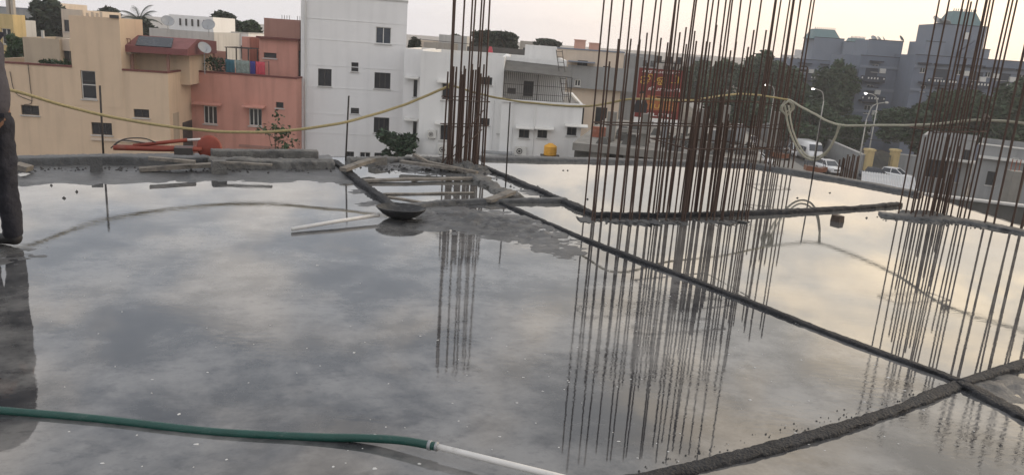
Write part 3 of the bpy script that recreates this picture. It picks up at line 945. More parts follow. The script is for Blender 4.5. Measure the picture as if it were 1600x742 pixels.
# ================================================================== HOUSES
class Facade:
    """A house front: a vertical plane through a known corner, in metres from that corner."""
    def __init__(s, name, label, cat, px, py, Y, yaw, group=None):
        p = AT(px, py, Y)
        s.o = Vector((p.x, p.y, 0))
        s.yaw = yaw
        s.u = Vector((math.cos(yaw), math.sin(yaw), 0))
        s.n = Vector((-s.u.y, s.u.x, 0))
        s.z = p.z
        s.root = empty(name, (p.x, p.y, GROUND), yaw, label, cat, group)
    def loc(s, px, py, back=0.0):
        d = ray(px, py)
        o = Vector((0, 0, EYE))
        t = ((s.o + s.n * back) - o).dot(s.n) / d.dot(s.n)
        q = o + d * t
        return (q - s.o).dot(s.u), q.z
    def rect(s, px0, py0, px1, py1, back=0.0):
        xm, ym = (px0 + px1) / 2, (py0 + py1) / 2
        return (s.loc(px0, ym, back)[0], s.loc(px1, ym, back)[0], s.loc(xm, py1, back)[1], s.loc(xm, py0, back)[1])
    def build(s, m, name, material, parent=None, smooth=False):
        # meshes are laid out in (metres along front, metres back, world height)
        v = [(x, y, z - GROUND) for x, y, z in m.v]
        m.v = v
        return m.build(name, M[material], parent or s.root, smooth)
    def wall(s, x0, x1, y0, y1, z0, z1, material, holes=(), reveal=0.16, name='wall', roof=True, parapet=0.7, roofmat='roof_grey', coping=None, side_holes=()):
        holes = [h for h in holes if h[0] > x0 and h[1] < x1 and h[2] > z0 and h[3] < z1]
        xs = sorted({x0, x1, *[h[0] for h in holes], *[h[1] for h in holes]})
        zs = sorted({z0, z1, *[h[2] for h in holes], *[h[3] for h in holes]})
        m = MB()
        for i in range(len(xs) - 1):
            for j in range(len(zs) - 1):
                cxx, czz = (xs[i] + xs[i + 1]) / 2, (zs[j] + zs[j + 1]) / 2
                if any(h[0] < cxx < h[1] and h[2] < czz < h[3] for h in holes):
                    continue
                m.quad((xs[i], y0, zs[j]), (xs[i + 1], y0, zs[j]), (xs[i + 1], y0, zs[j + 1]), (xs[i], y0, zs[j + 1]))
        for a, b, c, d in holes:
            r = y0 + reveal
            m.quad((a, y0, c), (a, r, c), (b, r, c), (b, y0, c))
            m.quad((a, y0, d), (b, y0, d), (b, r, d), (a, r, d))
            m.quad((a, y0, c), (a, y0, d), (a, r, d), (a, r, c))
            m.quad((b, y0, c), (b, r, c), (b, r, d), (b, y0, d))
        m.quad((x1, y0, z0), (x1, y1, z0), (x1, y1, z1), (x1, y0, z1))
        m.quad((x0, y1, z0), (x0, y0, z0), (x0, y0, z1), (x0, y1, z1))
        m.quad((x1, y1, z0), (x0, y1, z0), (x0, y1, z1), (x1, y1, z1))
        if roof:
            t = 0.15
            zr = z1 - parapet
            for (a, b, c, d) in ((x0, x1, y0, y0 + t), (x0, x1, y1 - t, y1), (x0, x0 + t, y0 + t, y1 - t), (x1 - t, x1, y0 + t, y1 - t)):
                m.quad((a, c, z1), (b, c, z1), (b, d, z1), (a, d, z1))
            m.quad((x0 + t, y0 + t, zr), (x1 - t, y0 + t, zr), (x1 - t, y0 + t, z1), (x0 + t, y0 + t, z1))
            m.quad((x0 + t, y1 - t, zr), (x1 - t, y1 - t, zr), (x1 - t, y1 - t, z1), (x0 + t, y1 - t, z1))
            m.quad((x0 + t, y0 + t, zr), (x0 + t, y1 - t, zr), (x0 + t, y1 - t, z1), (x0 + t, y0 + t, z1))
            m.quad((x1 - t, y0 + t, zr), (x1 - t, y1 - t, zr), (x1 - t, y1 - t, z1), (x1 - t, y0 + t, z1))
        w = s.build(m, name, material)
        if roof:
            m = MB()
            m.quad((x0 + 0.02, y0 + 0.02, zr), (x1 - 0.02, y0 + 0.02, zr), (x1 - 0.02, y1 - 0.02, zr), (x0 + 0.02, y1 - 0.02, zr))
            s.build(m, 'roof', roofmat)
        if coping:
            m = MB()
            m.box(x0 - 0.04, x1 + 0.04, y0 - 0.05, y0 + 0.2, z1 + 0.003, z1 + 0.10)
            m.box(x1 - 0.16, x1 + 0.04, y0 + 0.203, y1, z1 + 0.003, z1 + 0.10)
            s.build(m, 'coping', coping)
        return w
    def window(s, h, y0=0.0, frame='frame_white', pane='glass', mull=1, trans=0, depth=0.13, shade=None, bars=False, sill='offwhite'):
        a, b, c, d = h
        t = 0.045
        y = y0 + depth
        m = MB()
        m.box(a, a + t, y - 0.04, y, c, d)
        m.box(b - t, b, y - 0.04, y, c, d)
        m.box(a + t, b - t, y - 0.04, y, c, c + t)
        m.box(a + t, b - t, y - 0.04, y, d - t, d)
        for k in range(mull):
            x = a + (b - a) * (k + 1) / (mull + 1)
            m.box(x - 0.025, x + 0.025, y - 0.045, y + 0.001, c + t, d - t)
        for k in range(trans):
            z = c + (d - c) * (k + 1) / (trans + 1)
            m.box(a + t, b - t, y - 0.043, y + 0.002, z - 0.025, z + 0.025)
        w = s.build(m, 'window', frame)
        m = MB()
        m.quad((a + 0.01, y - 0.01, c + 0.01), (b - 0.01, y - 0.01, c + 0.01), (b - 0.01, y - 0.01, d - 0.01), (a + 0.01, y - 0.01, d - 0.01))
        s.build(m, 'pane', pane, w)
        m = MB()
        m.box(a - 0.06, b + 0.06, y0 - 0.07, y0 - 0.003, c - 0.07, c - 0.01)
        s.build(m, 'sill', sill, w)
        if bars:
            m = MB()
            for k in range(5):
                z = c + (d - c) * (k + 1) / 6
                m.box(a + 0.01, b - 0.01, y - 0.07, y - 0.055, z - 0.008, z + 0.008)
            s.build(m, 'grille', 'frame_dark', w)
        if shade:
            x0, x1, z = shade
            m = MB()
            m.prism_x([(y0 - 0.45, z - 0.10), (y0 - 0.002, z - 0.08), (y0 - 0.002, z + 0.06), (y0 - 0.45, z - 0.04)], x0, x1)
            s.build(m, 'sunshade', 'frame_white' if shade else frame, w)
        return w
    def shade_mat(s, o, material):
        o.data.materials[0] = M[material]
    def box(s, x0, x1, y0, y1, z0, z1, name, material, parent=None):
        m = MB()
        m.box(x0, x1, y0, y1, z0, z1)
        return s.build(m, name, material, parent)
    def pt(s, x, y, z):                    # local metres -> world
        p = s.o + s.u * x + s.n * y
        return Vector((p.x, p.y, z))

def ac_unit(F, px0, py0, px1, py1, label, y0=0.0):
    a, b, c, d = F.rect(px0, py0, px1, py1)
    p = F.pt((a + b) / 2, y0 - 0.2, c)
    r = empty('air_conditioner', p, F.yaw, label, 'air conditioner', 'outdoor units on the white house')
    w, h = (b - a) / 2, d - c
    m = MB()
    m.box(-w, w, -0.16, 0.16, 0, h)
    m.build('casing', M['ac_white'], r)
    m = MB()
    rr = min(w * 0.62, h * 0.40)
    m.add([(0 - 0.15 * w, -0.175, h / 2)] + [(-0.15 * w + rr * math.cos(k * math.pi / 9), -0.163, h / 2 + rr * math.sin(k * math.pi / 9)) for k in range(18)],
          [(0, 1 + (k + 1) % 18, 1 + k) for k in range(18)])
    g_ = m.build('fan_grille', M['frame_dark'], r)
    m = MB()
    m.tube([Vector((-0.15 * w + rr * 0.98 * math.cos(k * math.pi / 9), -0.17, h / 2 + rr * 0.98 * math.sin(k * math.pi / 9))) for k in range(19)], 0.02, 5)
    m.tube([Vector((-0.15 * w + rr * 0.5 * math.cos(k * math.pi / 9), -0.185, h / 2 + rr * 0.5 * math.sin(k * math.pi / 9))) for k in range(19)], 0.02, 5)
    m.build('fan_ring', M['ac_white'], g_)
    m = MB()
    for sx in (-0.7, 0.7):
        m.box(sx * w - 0.02, sx * w + 0.02, -0.16, 0.198, -0.05, -0.003)
    m.build('bracket', M['frame_dark'], r)
    return r

def dish(px, py, Y, r, label, az=0.4, pole=0.8, material='metal_grey'):
    c = AT(px, py, Y)
    o = empty('satellite_dish', (c.x, c.y, c.z - pole), az, label, 'satellite dish', 'satellite dishes on the roofs')
    m = MB()
    prof = [(r * k / 6, 0.22 * r * (k / 6) ** 2) for k in range(7)]
    m.lathe([(max(a, 0.001), b) for a, b in prof] + [(r * (6 - k) / 6 + 0.001, 0.22 * r * ((6 - k) / 6) ** 2 - 0.012) for k in range(7)], 18)
    d = m.build('reflector', M[material], o, True, loc=(0, 0, pole))
    d.rotation_euler = (R(52), 0, 0)
    m = MB()
    m.tube([(0, 0, 0), (0, 0, pole)], 0.025, 6)
    m.build('pole', M['metal_grey'], o)
    m = MB()
    m.tube([(0, -0.05, pole - r * 0.6), (0, -r * 0.9, pole - 0.05 + r * 0.1)], 0.015, 5)
    m.build('feed_arm', M['metal_grey'], o)
    return o

# ------------------------------------------------------------------ cream house
F = Facade('cream_house', 'cream house with a square stair tower and red sloping roof', 'house', 262, 115, 44, R(6))
z1 = F.z
xL = F.loc(-60, 104)[0]
W = F.rect
holes = [W(127, 111, 150, 155), W(33, 165, 61, 180), W(143, 192, 175, 211), W(209, 171, 233, 184)]
h0 = holes[0]
F.wall(xL, 0, 0, 10, GROUND, z1, 'cream', [(h0[0], h0[1], h0[2], min(h0[3], z1 - 0.03))] + holes[1:])
F.window(holes[0], -0.012, mull=0, trans=1, pane='glass')
F.window(holes[1], mull=1, pane='glass', frame='frame_dark', bars=True)
F.window(holes[2], mull=2, pane='glass', frame='frame_dark', bars=True)
F.window(holes[3], mull=1, pane='glass', frame='frame_dark', bars=True)
xa, zt = F.loc(107, 24)
xb, _ = F.loc(186, 26)
F.wall(xa, xb, -0.012, 3.4, h0[2] - 0.4, zt, 'cream', [h0], name='stair_tower', parapet=0.25)
F.box(xL, xa - 0.003, -0.05, 0.2, z1 + 0.003, z1 + 0.10, 'coping', 'maroon')
F.box(xb + 0.003, 0.04, -0.05, 0.2, z1 + 0.003, z1 + 0.10, 'coping', 'maroon')
F.box(-0.16, 0.04, 0.203, 10, z1 + 0.003, z1 + 0.10, 'coping', 'maroon')
for k in range(5):
    x = xa + 0.5 + 0.25 * k + 0.05 * math.sin(k * 7)
    F.box(x, x + 0.12, 0.3, 0.42, zt - 0.25, zt + random.uniform(0.12, 0.35), 'pillar_stub', 'cream_light')
a, b, c, d = W(172, 24, 186, 29)
F.box(a, b, -0.10, -0.006, c, d, 'drain_spout', 'frame_dark')
a, b, c, d = W(143, 218, 262, 222)
F.box(a, b - 0.05, -0.10, -0.006, c, d, 'ledge', 'cream_light')
# side window, then a dark panel painting the shade of the alley
m = MB()
m.box(-0.02, 0.012, 0.6, 1.6, z1 - 4.0, z1 - 2.3)
F.build(m, 'side_window', 'beige')
m = MB()
m.box(-0.02, 0.014, 2.2, 6.5, z1 - 6.5, z1 - 3.0)
F.build(m, 'alley_shade_panel', 'frame_dark')
# roof room on the left
bk = 4.0
a, b, c, d = F.rect(37, 60, 94, 104, bk)
F.wall(a, b, bk, bk + 4, z1 - 0.75, d, 'beige', [], name='roof_room', parapet=0.2)
a2, b2, c2, d2 = F.rect(95, 61, 105, 80, bk)
F.box(b + 0.003, b2, bk + 0.3, bk + 2, c2, d2, 'roof_room_ledge', 'cream_light')
a2, b2, c2, d2 = F.rect(93, 80, 97, 104, bk)
F.box(b + 0.003, b + 0.3, bk + 0.5, bk + 1.4, z1 - 0.7, c2 + 1.2, 'roof_door', 'frame_dark')
a2, b2, c2, d2 = F.rect(51, 48, 54, 60, bk)
F.box(a2, b2, bk + 1, bk + 1.2, d - 0.1, d2, 'chimney_pipe', 'offwhite')
# covered terrace with the red sloping roof on the right
bk = 2.2
a, b, c, d = F.rect(203, 84, 296, 112, bk)
F.wall(a, b, bk, bk + 5, z1 - 0.75, d + 0.4, 'cream', [], name='terrace_wall', parapet=0.1)
a, b, c, d = F.rect(196, 57, 296, 84, 1.0)
m = MB()
m.prism_x([(0.6, c), (0.6, c + 0.35), (2.6, d - 0.05), (6.5, d - 0.2), (6.5, c)], a, b)
rf = F.build(m, 'sloping_roof', 'roof_red')
a3, b3, c3, d3 = F.rect(214, 63, 270, 73, 0.9)
m = MB()
m.add([(a3, 0.62, c3 + 0.02), (b3, 0.62, c3 + 0.02), (b3 - 0.15, 1.5, d3 + 0.16), (a3 - 0.1, 1.5, d3 + 0.16), (a3, 0.67, c3 - 0.04), (b3, 0.67, c3 - 0.04), (b3 - 0.15, 1.55, d3 + 0.10), (a3 - 0.1, 1.55, d3 + 0.10)],
      [(0, 1, 2, 3), (7, 6, 5, 4), (0, 4, 5, 1), (1, 5, 6, 2), (2, 6, 7, 3), (3, 7, 4, 0)])
F.build(m, 'solar_panel', 'glass', rf)
for px in (204, 260):
    a4, b4, c4, d4 = F.rect(px, 84, px + 4, 112, 1.2)
    F.box(a4, b4, 1.2, 1.35, z1 - 0.7, d4, 'post', 'pink_dark')
a5, b5, c5, d5 = F.rect(186, 56, 204, 84, 0.8)
F.box(a5 + 0.03, b5, 0.8, 2.0, c5, c5 + 0.28, 'balcony_floor', 'cream_light')
for k in range(5):
    x = a5 + 0.06 + (b5 - a5 - 0.1) * k / 4
    F.box(x, x + 0.03, 0.82, 0.85, c5 + 0.285, d5 - 0.2, 'railing_post', 'maroon')
F.box(a5 + 0.03, b5, 0.81, 0.86, d5 - 0.197, d5 - 0.15, 'railing', 'maroon')
CREAM = F
# ------------------------------------------------------------------ pink house
F = Facade('pink_house', 'salmon pink house with roof terrace and hanging laundry', 'house', 297, 112, 48, R(-1))
W = F.rect
z1 = F.z
xR = F.loc(463, 122)[0]
holes = [W(318, 166, 339, 194), W(389, 170, 409, 197), W(431, 160, 443, 169)]
F.wall(0.0, xR, 0, 12, GROUND, z1, 'pink', holes, coping='maroon')
for h, sx in ((holes[0], (304, 347, 163)), (holes[1], (381, 415, 167))):
    a, z = F.loc(sx[0], sx[2])
    b, z = F.loc(sx[1], sx[2])
    w = F.window(h, mull=2, shade=(a, b, z))
    for ch in w.children:
        if ch.name.startswith('sunshade'):
            F.shade_mat(ch, 'pink')
F.window(holes[2], mull=0, frame='frame_dark')
a, b, c, d = W(374, 228, 449, 232)
F.box(a, b, -0.06, -0.003, c, d, 'plinth_band', 'pink_dark')
# rooms on the roof
bk = 2.0
a, b, c, d = F.rect(405, 62, 465, 120, bk)
h1 = F.rect(412, 83, 432, 91, bk)
F.wall(a, b, bk, bk + 6, z1 - 0.65, d, 'pink', [h1], name='roof_room', parapet=0.1)
F.window(h1, bk, frame='frame_dark', mull=0)
F.box(a - 0.1, b + 0.1, bk - 0.25, bk + 0.4, d + 0.003, d + 0.12, 'roof_band', 'maroon')
a, b, c, d = F.rect(410, 30, 466, 60, bk)
F.wall(a, b, bk + 0.3, bk + 4, c, d, 'pink_dark', [], name='tank_room', parapet=0.3)
for k in range(7):
    x = a + 0.9 + k * 0.16 + (0.35 if k > 3 else 0)
    F.box(x, x + 0.025, bk + 1, bk + 1.025, d - 0.3, d + 0.25, 'starter_bar', 'frame_dark')
a, b, c, d = F.rect(378, 58, 390, 80, bk + 1)
F.box(a, b, bk + 1, bk + 3, z1 - 0.7, d, 'stair_block', 'pink')
a, b, c, d = F.rect(391, 50, 409, 100, bk + 1.5)
m = MB()
for k in range(7):
    zz = z1 - 0.6 + k * (d - z1 + 0.6) / 7
    m.box(a + 0.02 * k, b, bk + 1.5 + 0.25 * k, bk + 1.75 + 0.25 * k, zz, zz + 0.12)
F.build(m, 'outside_stair', 'pink_dark')
a, b, c, d = F.rect(299, 80, 336, 112, bk + 1)
F.wall(a, b, bk + 1, bk + 3, z1 - 0.7, d, 'pink_dark', [], name='water_room', parapet=0.1)
m = MB()
a, b, c, d = F.rect(356, 76, 390, 112, 1.2)
for (x, y) in ((a, 1.0), (b, 1.0), (a, 2.6), (b, 2.6)):
    m.box(x - 0.03, x + 0.03, y - 0.03, y + 0.03, z1 - 0.65, d)
for y in (1.0, 1.4, 1.8, 2.2, 2.6):
    m.box(a - 0.1, b + 0.1, y - 0.025, y + 0.025, d + 0.003, d + 0.05)
F.build(m, 'pergola_frame', 'frame_dark')
PINK, PZ = F, z1
# laundry hanging on a line above the parapet
m = MB()
la, lz = F.loc(344, 92, 0.7)
lb, _ = F.loc(420, 96, 0.7)
p0, p1 = F.pt(la, 0.7, lz), F.pt(lb, 0.7, lz)
for tpx, nm, mt_, lbl in (((352, 367), 'cloth_teal', 'cloth_teal', 'teal cloth at the left end of the washing line'), ((368, 390), 'cloth_pale', 'cloth_pale', 'pale patterned cloth on the washing line'),
                          ((391, 399), 'cloth_blue', 'cloth_blue', 'narrow blue cloth between the pale and red washing'), ((400, 414), 'cloth_red', 'cloth_red', 'bright red cloth at the right end of the washing line')):
    a, b, c, d = F.rect(tpx[0], 94, tpx[1], 117, 0.7)
    mm = MB()
    n = 10
    vs, fs = [], []
    for j in range(5):
        for i in range(n + 1):
            x = (b - a) * i / n
            vs.append((x, 0.03 * math.sin(i * 1.7 + a) * (j + 1) / 3, -j * (d - c) / 4 * (1 + 0.05 * math.sin(i * 2.1))))
    for j in range(4):
        for i in range(n):
            q = j * (n + 1) + i
            fs.append((q, q + 1, q + n + 2, q + n + 1))
    mm.v, mm.f = vs, fs
    p = F.pt(a, 0.7, lz - 0.01)
    o = mm.build('hanging_cloth', M[mt_], loc=p, rz=F.yaw, smooth=True)
    sol = o.modifiers.new('thickness', 'SOLIDIFY')
    sol.thickness = 0.01
    tag(o, lbl, 'cloth', 'washing on the pink roof')
m = MB()
m.tube([Vector((0, 0, 0)), (p1 - p0) * 0.5 - Vector((0, 0, 0.05)), p1 - p0], 0.012, 5)
m.tube([Vector((0, 0, -1.1)), Vector((0, 0, 0.05))], 0.025, 6)
m.tube([(p1 - p0) + Vector((0, 0, -1.2)), (p1 - p0) + Vector((0, 0, 0.05))], 0.025, 6)
tag(m.build('washing_line', M['frame_dark'], loc=p0), 'washing line stretched across the pink roof', 'washing line')
dish(319, 76, 46.5, 0.40, 'grey satellite dish on a pole between cream and pink roofs', 0.9, 1.5)
# ------------------------------------------------------------------ white tower house
F = Facade('white_tower_house', 'tall plain white house with small dark windows', 'house', 637, 4, 50, R(9))
W = F.rect
z1 = F.z
xl = F.loc(470, 120)[0]
hw = [(587, 43, 611, 69), (549, 98, 560, 112), (497, 108, 518, 135), (585, 114, 610, 139), (548, 169, 561, 178), (584, 184, 608, 208), (541, 237, 553, 247), (562, 238, 579, 251), (585, 239, 600, 250)]
holes = [W(*h) for h in hw]
F.wall(xl, 0, 0, 9, GROUND, z1, 'white', holes, coping='offwhite')
for i, h in enumerate(holes):
    if i in (1, 4):
        F.window(h, mull=0, trans=2, frame='frame_dark')
    else:
        F.window(h, mull=2 if i in (3, 5) else 1, frame='frame_white' if i in (0, 7) else 'frame_dark', pane='glass_blue' if i == 0 else 'glass')
for py in (33, 65, 105, 139, 180, 210):
    _, z = F.loc(550, py)
    F.box(xl + 0.02, -0.02, -0.02, -0.003, z - 0.02, z + 0.02, 'string_course', 'white')
m = MB()
m.tube([(xl + 0.28, -0.12, z1 - 0.3), (xl + 0.28, -0.12, -7.6), (xl + 0.5, -0.12, -7.75)], 0.055, 8)
F.build(m, 'drain_pipe', 'offwhite', smooth=True)
m = MB()
m.box(xl - 0.36, xl - 0.005, 1.2, 5, GROUND, z1 - 3.4)
F.build(m, 'gap_shade_box', 'frame_dark')  # dark box standing in for the shade in the gap beside the pink house
# ------------------------------------------------------------------ white house with the caged terrace
F = Facade('white_terrace_house', 'white house with caged terrace and outdoor air conditioners', 'house', 658, 80, 46, R(0))
W = F.rect
z1 = F.z
xR = F.loc(889, 97)[0]
xt = F.loc(787, 120)[0]
zt = F.loc(850, 158)[1]
xE = F.loc(910, 165)[0]
x8 = F.loc(798, 170)[0]
hw = [(690, 130, 706, 157), (752, 121, 769, 133), (750, 185, 765, 196), (687, 195, 703, 220), (777, 197, 792, 209)]
holes = [W(*h) for h in hw]
F.wall(0, xt, 0, 10, GROUND, z1, 'white2', holes)
for i, h in enumerate(holes):
    sh = None
    if i == 0:
        sh = (F.loc(684, 127)[0], F.loc(712, 127)[0], F.loc(697, 127)[1])
    if i == 3:
        sh = (F.loc(680, 192)[0], F.loc(710, 192)[0], F.loc(695, 192)[1])
    F.window(h, mull=1, frame='frame_dark' if i in (1, 2, 4) else 'frame_white', shade=sh, bars=i in (1, 2, 4))
# lower wing under the terrace
low = [W(811, 200, 827, 216), W(840, 200, 855, 216), W(886, 196, 901, 212)]
yb = -0.5
low = [F.rect(811, 200, 827, 216, yb), F.rect(840, 200, 855, 216, yb), F.rect(886, 196, 901, 212, yb)]
F.wall(xt + 0.003, xE, yb, 10, GROUND, zt, 'white2', low, name='lower_wing', parapet=0.15)
s1_ = (F.loc(806, 197)[0], F.loc(834, 197)[0], F.loc(820, 197)[1])
s2_ = (F.loc(835, 197)[0], F.loc(865, 198)[0], F.loc(850, 198)[1])
s3_ = (F.loc(882, 194)[0], F.loc(917, 195)[0], F.loc(898, 194)[1])
for h, s_ in zip(low, (s1_, s2_, s3_)):
    F.window(h, yb, mull=1, shade=s_, frame='frame_dark')
F.box(xt + 0.003, xE + 0.12, yb - 0.12, yb - 0.003, zt - 0.16, zt, 'cornice', 'white2')
# set-back terrace room
h1 = F.rect(818, 127, 833, 151, 2.2)
F.wall(xt + 0.003, xR, 2.2, 9.9, zt - 0.3, z1 - 0.02, 'white2', [h1], name='terrace_room', parapet=0.5)
F.window(h1, 2.2, mull=0, frame='frame_dark')
# cage and canopy of the terrace
xc0, xc1 = xt + 0.05, F.loc(893, 125)[0]
za, zb = F.loc(790, 113)[1], F.loc(893, 122)[1]
m = MB()
m.add([(xc0, -0.35, zb + 0.15), (xc1, -0.35, zb), (xc1, 2.15, zb + 0.5), (xc0, 2.15, zb + 0.65), (xc0, -0.35, zb + 0.2), (xc1, -0.35, zb + 0.05), (xc1, 2.15, zb + 0.55), (xc0, 2.15, zb + 0.70)],
      [(0, 3, 2, 1), (4, 5, 6, 7), (0, 1, 5, 4), (1, 2, 6, 5), (2, 3, 7, 6), (3, 0, 4, 7)])
cn = F.build(m, 'terrace_canopy', 'dark_concrete')
m = MB()
nb = 34
for k in range(nb + 1):
    x = xc0 + (xc1 - xc0) * k / nb
    t = 0.03 if k in (0, nb, nb // 2) else 0.011
    m.box(x - t, x + t, -0.34, -0.34 + 2 * t, zt + 0.003, zb + 0.14 - 0.14 * k / nb)
for z in (zt + 0.35, zt + 0.85):
    m.box(xc0, xc1, -0.36, -0.342, z, z + 0.025)
F.build(m, 'terrace_cage', 'frame_dark')
a, b, c, d = F.rect(793, 138, 806, 147, 0.5)
F.box(a, b, 0.5, 0.55, c, d, 'drying_cloth', 'frame_dark')
a, b, c, d = F.rect(820, 72, 870, 92, 3)
F.wall(a, b, 3, 6, z1 - 0.6, d, 'white2', [], name='tank_room', parapet=0.1)
# ladder
p = [F.loc(868, 92, 1.0), F.loc(880, 150, 1.0)]
m = MB()
for dxl in (0, 0.35):
    m.tube([(p[0][0] + dxl, 1.0, p[0][1] + 0.5), (p[1][0] + dxl, 0.3, zt + 0.01)], 0.025, 5)
for k in range(9):
    t = k / 9
    x = p[0][0] + (p[1][0] - p[0][0]) * t
    m.box(x, x + 0.35, 1.0 - 0.7 * t - 0.02, 1.0 - 0.7 * t + 0.02, p[0][1] + 0.4 + (zt - p[0][1] - 0.3) * t, p[0][1] + 0.43 + (zt - p[0][1] - 0.3) * t)
F.build(m, 'ladder', 'frame_dark')
# set-back bay on the left with shaded windows
bk = 1.8
a, b, c, d = F.rect(637, 79, 660, 240, bk)
hb = [F.rect(646, 125, 652, 152, bk), F.rect(645, 190, 651, 215, bk)]
F.wall(a - 0.3, b - 0.1, bk, bk + 7, GROUND, F.loc(648, 78)[1], 'white', hb, name='recessed_bay')
for h in hb:
    F.window(h, bk, mull=0, frame='frame_dark', shade=(h[0] - 0.5, h[1] + 0.1, h[3] + 0.15))
# ground-floor roof strip
zs, ze = F.loc(780, 241)[1], F.loc(780, 254)[1]
F.box(F.loc(640, 240)[0], F.loc(922, 246)[0], -2.6, -0.52, GROUND, ze + 0.28, 'porch', 'offwhite')
a, b, c, d = F.rect(752, 236, 800, 243, -0.9)
F.box(a, b, -1.2, -0.53, c + 0.1, c + 0.2, 'porch_awning', 'metal_grey')
# vertical pipes
m = MB()
for px in (769, 800, 834):
    x = F.loc(px, 200)[0]
    if x > xt:
        m.tube([(x, yb - 0.06, zt - 0.3), (x, yb - 0.06, ze)], 0.03, 6)
    else:
        m.tube([(x, -0.06, zt + 1), (x, -0.06, ze)], 0.03, 6)
F.build(m, 'drain_pipe', 'white2')
ac_unit(F, 669, 203, 682, 215, 'upper small outdoor unit left of the rebar column')
ac_unit(F, 685, 226, 701, 240, 'lower outdoor unit half hidden by the rebar column')
ac_unit(F, 804, 227, 822, 240, 'outdoor unit on the lower wing beside the yellow tank', yb)
WT = F
# yellow water tank on its stand
p = F.pt(F.loc(859, 243, -1.2)[0], -1.4, ze + 0.28)
tk = empty('water_tank', p, 0, 'yellow ribbed water tank on a steel stand', 'water tank')
hgt = F.loc(859, 243, -1.4)[1] - p.z
rr = 0.36
prof = [(0.001, hgt), (rr, hgt)]
for k in range(6):
    z = hgt + 0.04 + k * 0.085
    prof += [(rr, z), (rr + 0.02, z + 0.02), (rr + 0.02, z + 0.05), (rr, z + 0.07)]
prof += [(rr * 0.9, hgt + 0.58), (rr * 0.45, hgt + 0.66), (rr * 0.4, hgt + 0.70), (0.001, hgt + 0.71)]
m = MB()
m.lathe(prof, 24)
m.build('barrel', M['tank_yellow'], tk, True)
m = MB()
m.box(-0.55, 0.55, -0.5, 0.5, hgt - 0.06, hgt - 0.003)
stn = m.build('stand_top', M['frame_dark'], tk)
for x in (-0.5, -0.18, 0.18, 0.5):
    m = MB()
    m.box(x - 0.025, x + 0.025, -0.45, -0.40, 0, hgt - 0.063)
    m.build('stand_leg', M['frame_dark'], tk)
# ------------------------------------------------------------------ grey house further right
F = Facade('grey_house', 'long grey and beige house behind the white terrace house', 'house', 868, 76, 62, R(-4))
W = F.rect
z1 = F.z
xA, xB = F.loc(868, 78)[0], F.loc(975, 90)[0]
zm, zl = F.loc(930, 106)[1], F.loc(930, 140)[1]
hA = [W(904, 96, 924, 109)]
F.wall(xA, xB, 0, 9, GROUND, z1, 'cream_light', [W(897, 168, 912, 198), W(930, 168, 948, 196), W(942, 104, 954, 112), W(902, 95, 918, 108)], coping='slate_light')
for h in (W(897, 168, 912, 198), W(930, 168, 948, 196)):
    F.window(h, mull=1, frame='frame_dark')
F.window(W(942, 104, 954, 112), mull=1, frame='frame_dark')
F.window(W(902, 95, 918, 108), mull=1, frame='frame_dark')
a, b, c, d = W(886, 107, 992, 140)
wv = F.rect(898, 125, 907, 135, -0.5)
F.wall(a, b, -0.5, -0.006, c, d, 'grey_wall', [wv], name='grey_storey', roof=False)
F.window(wv, -0.5, mull=1, frame='frame_white')
F.box(a, b, -0.5, -0.006, d + 0.003, d + 0.1, 'storey_ledge', 'grey_wall')
a, b, c, d = F.rect(975, 84, 1000, 200, 1)
F.wall(xB + 0.003, b, 1, 9, GROUND, d - 0.2, 'grey_wall', [], name='side_wing')
a, b, c, d = F.rect(888, 92, 930, 98, -0.6)
F.box(a, b, -1.2, -0.006, c, c + 0.08, 'window_awning', 'slate_light')
GH = F
def roof_tank(F, px0, py0, px1, py1, label, back=3, material='tank_pink'):
    a, b, c, d = F.rect(px0, py0, px1, py1, back)
    p = F.pt((a + b) / 2, back, c)
    w = (b - a) / 2
    o = empty('roof_tank', p, F.yaw, label, 'water tank', 'tanks on the roofs')
    m = MB()
    m.frustum((-w, w, -w, w), (-w * 0.97, w * 0.97, -w * 0.97, w * 0.97), 0, d - c)
    m.build('tank_wall', M[material], o)
    m = MB()
    m.box(-w - 0.04, w + 0.04, -w - 0.04, w + 0.04, d - c + 0.003, d - c + 0.08)
    m.build('tank_lid', M[material], o)
    m = MB()
    m.box(-w * 0.8, w * 0.8, -w * 0.8, w * 0.8, -1.2, -0.003)
    m.build('tank_base', M['roof_grey'], o)
roof_tank(F, 897, 64, 915, 78, 'larger square pink tank on the grey house roof')
roof_tank(F, 920, 69, 938, 79, 'smaller square pink tank on the grey house roof')

# ------------------------------------------------------------------ plain houses of the skyline
def simple_house(name, label, px0, px1, py, Y, material, bottom=None, rows=1, cols=3, depth=8, yaw=0.0, parapet=0.4, win=True, group='houses on the skyline', coping=None):
    F = Facade(name, label, 'house', px0, py, Y, yaw, group)
    x1 = F.loc(px1, py)[0]
    holes = []
    if win:
        for r_ in range(rows):
            zz = F.z - 1.6 - 3.1 * r_
            for k in range(cols):
                xm = x1 * (k + 0.5) / cols
                w = min(0.6, x1 / cols * 0.3)
                holes.append((xm - w, xm + w, zz - 0.6, zz + 0.55))
    F.wall(0, x1, 0, depth, GROUND, F.z, material, holes, parapet=parapet, coping=coping)
    for h in holes:
        F.window(h, mull=1, frame='frame_dark' if random.random() < 0.6 else 'frame_white')
    return F
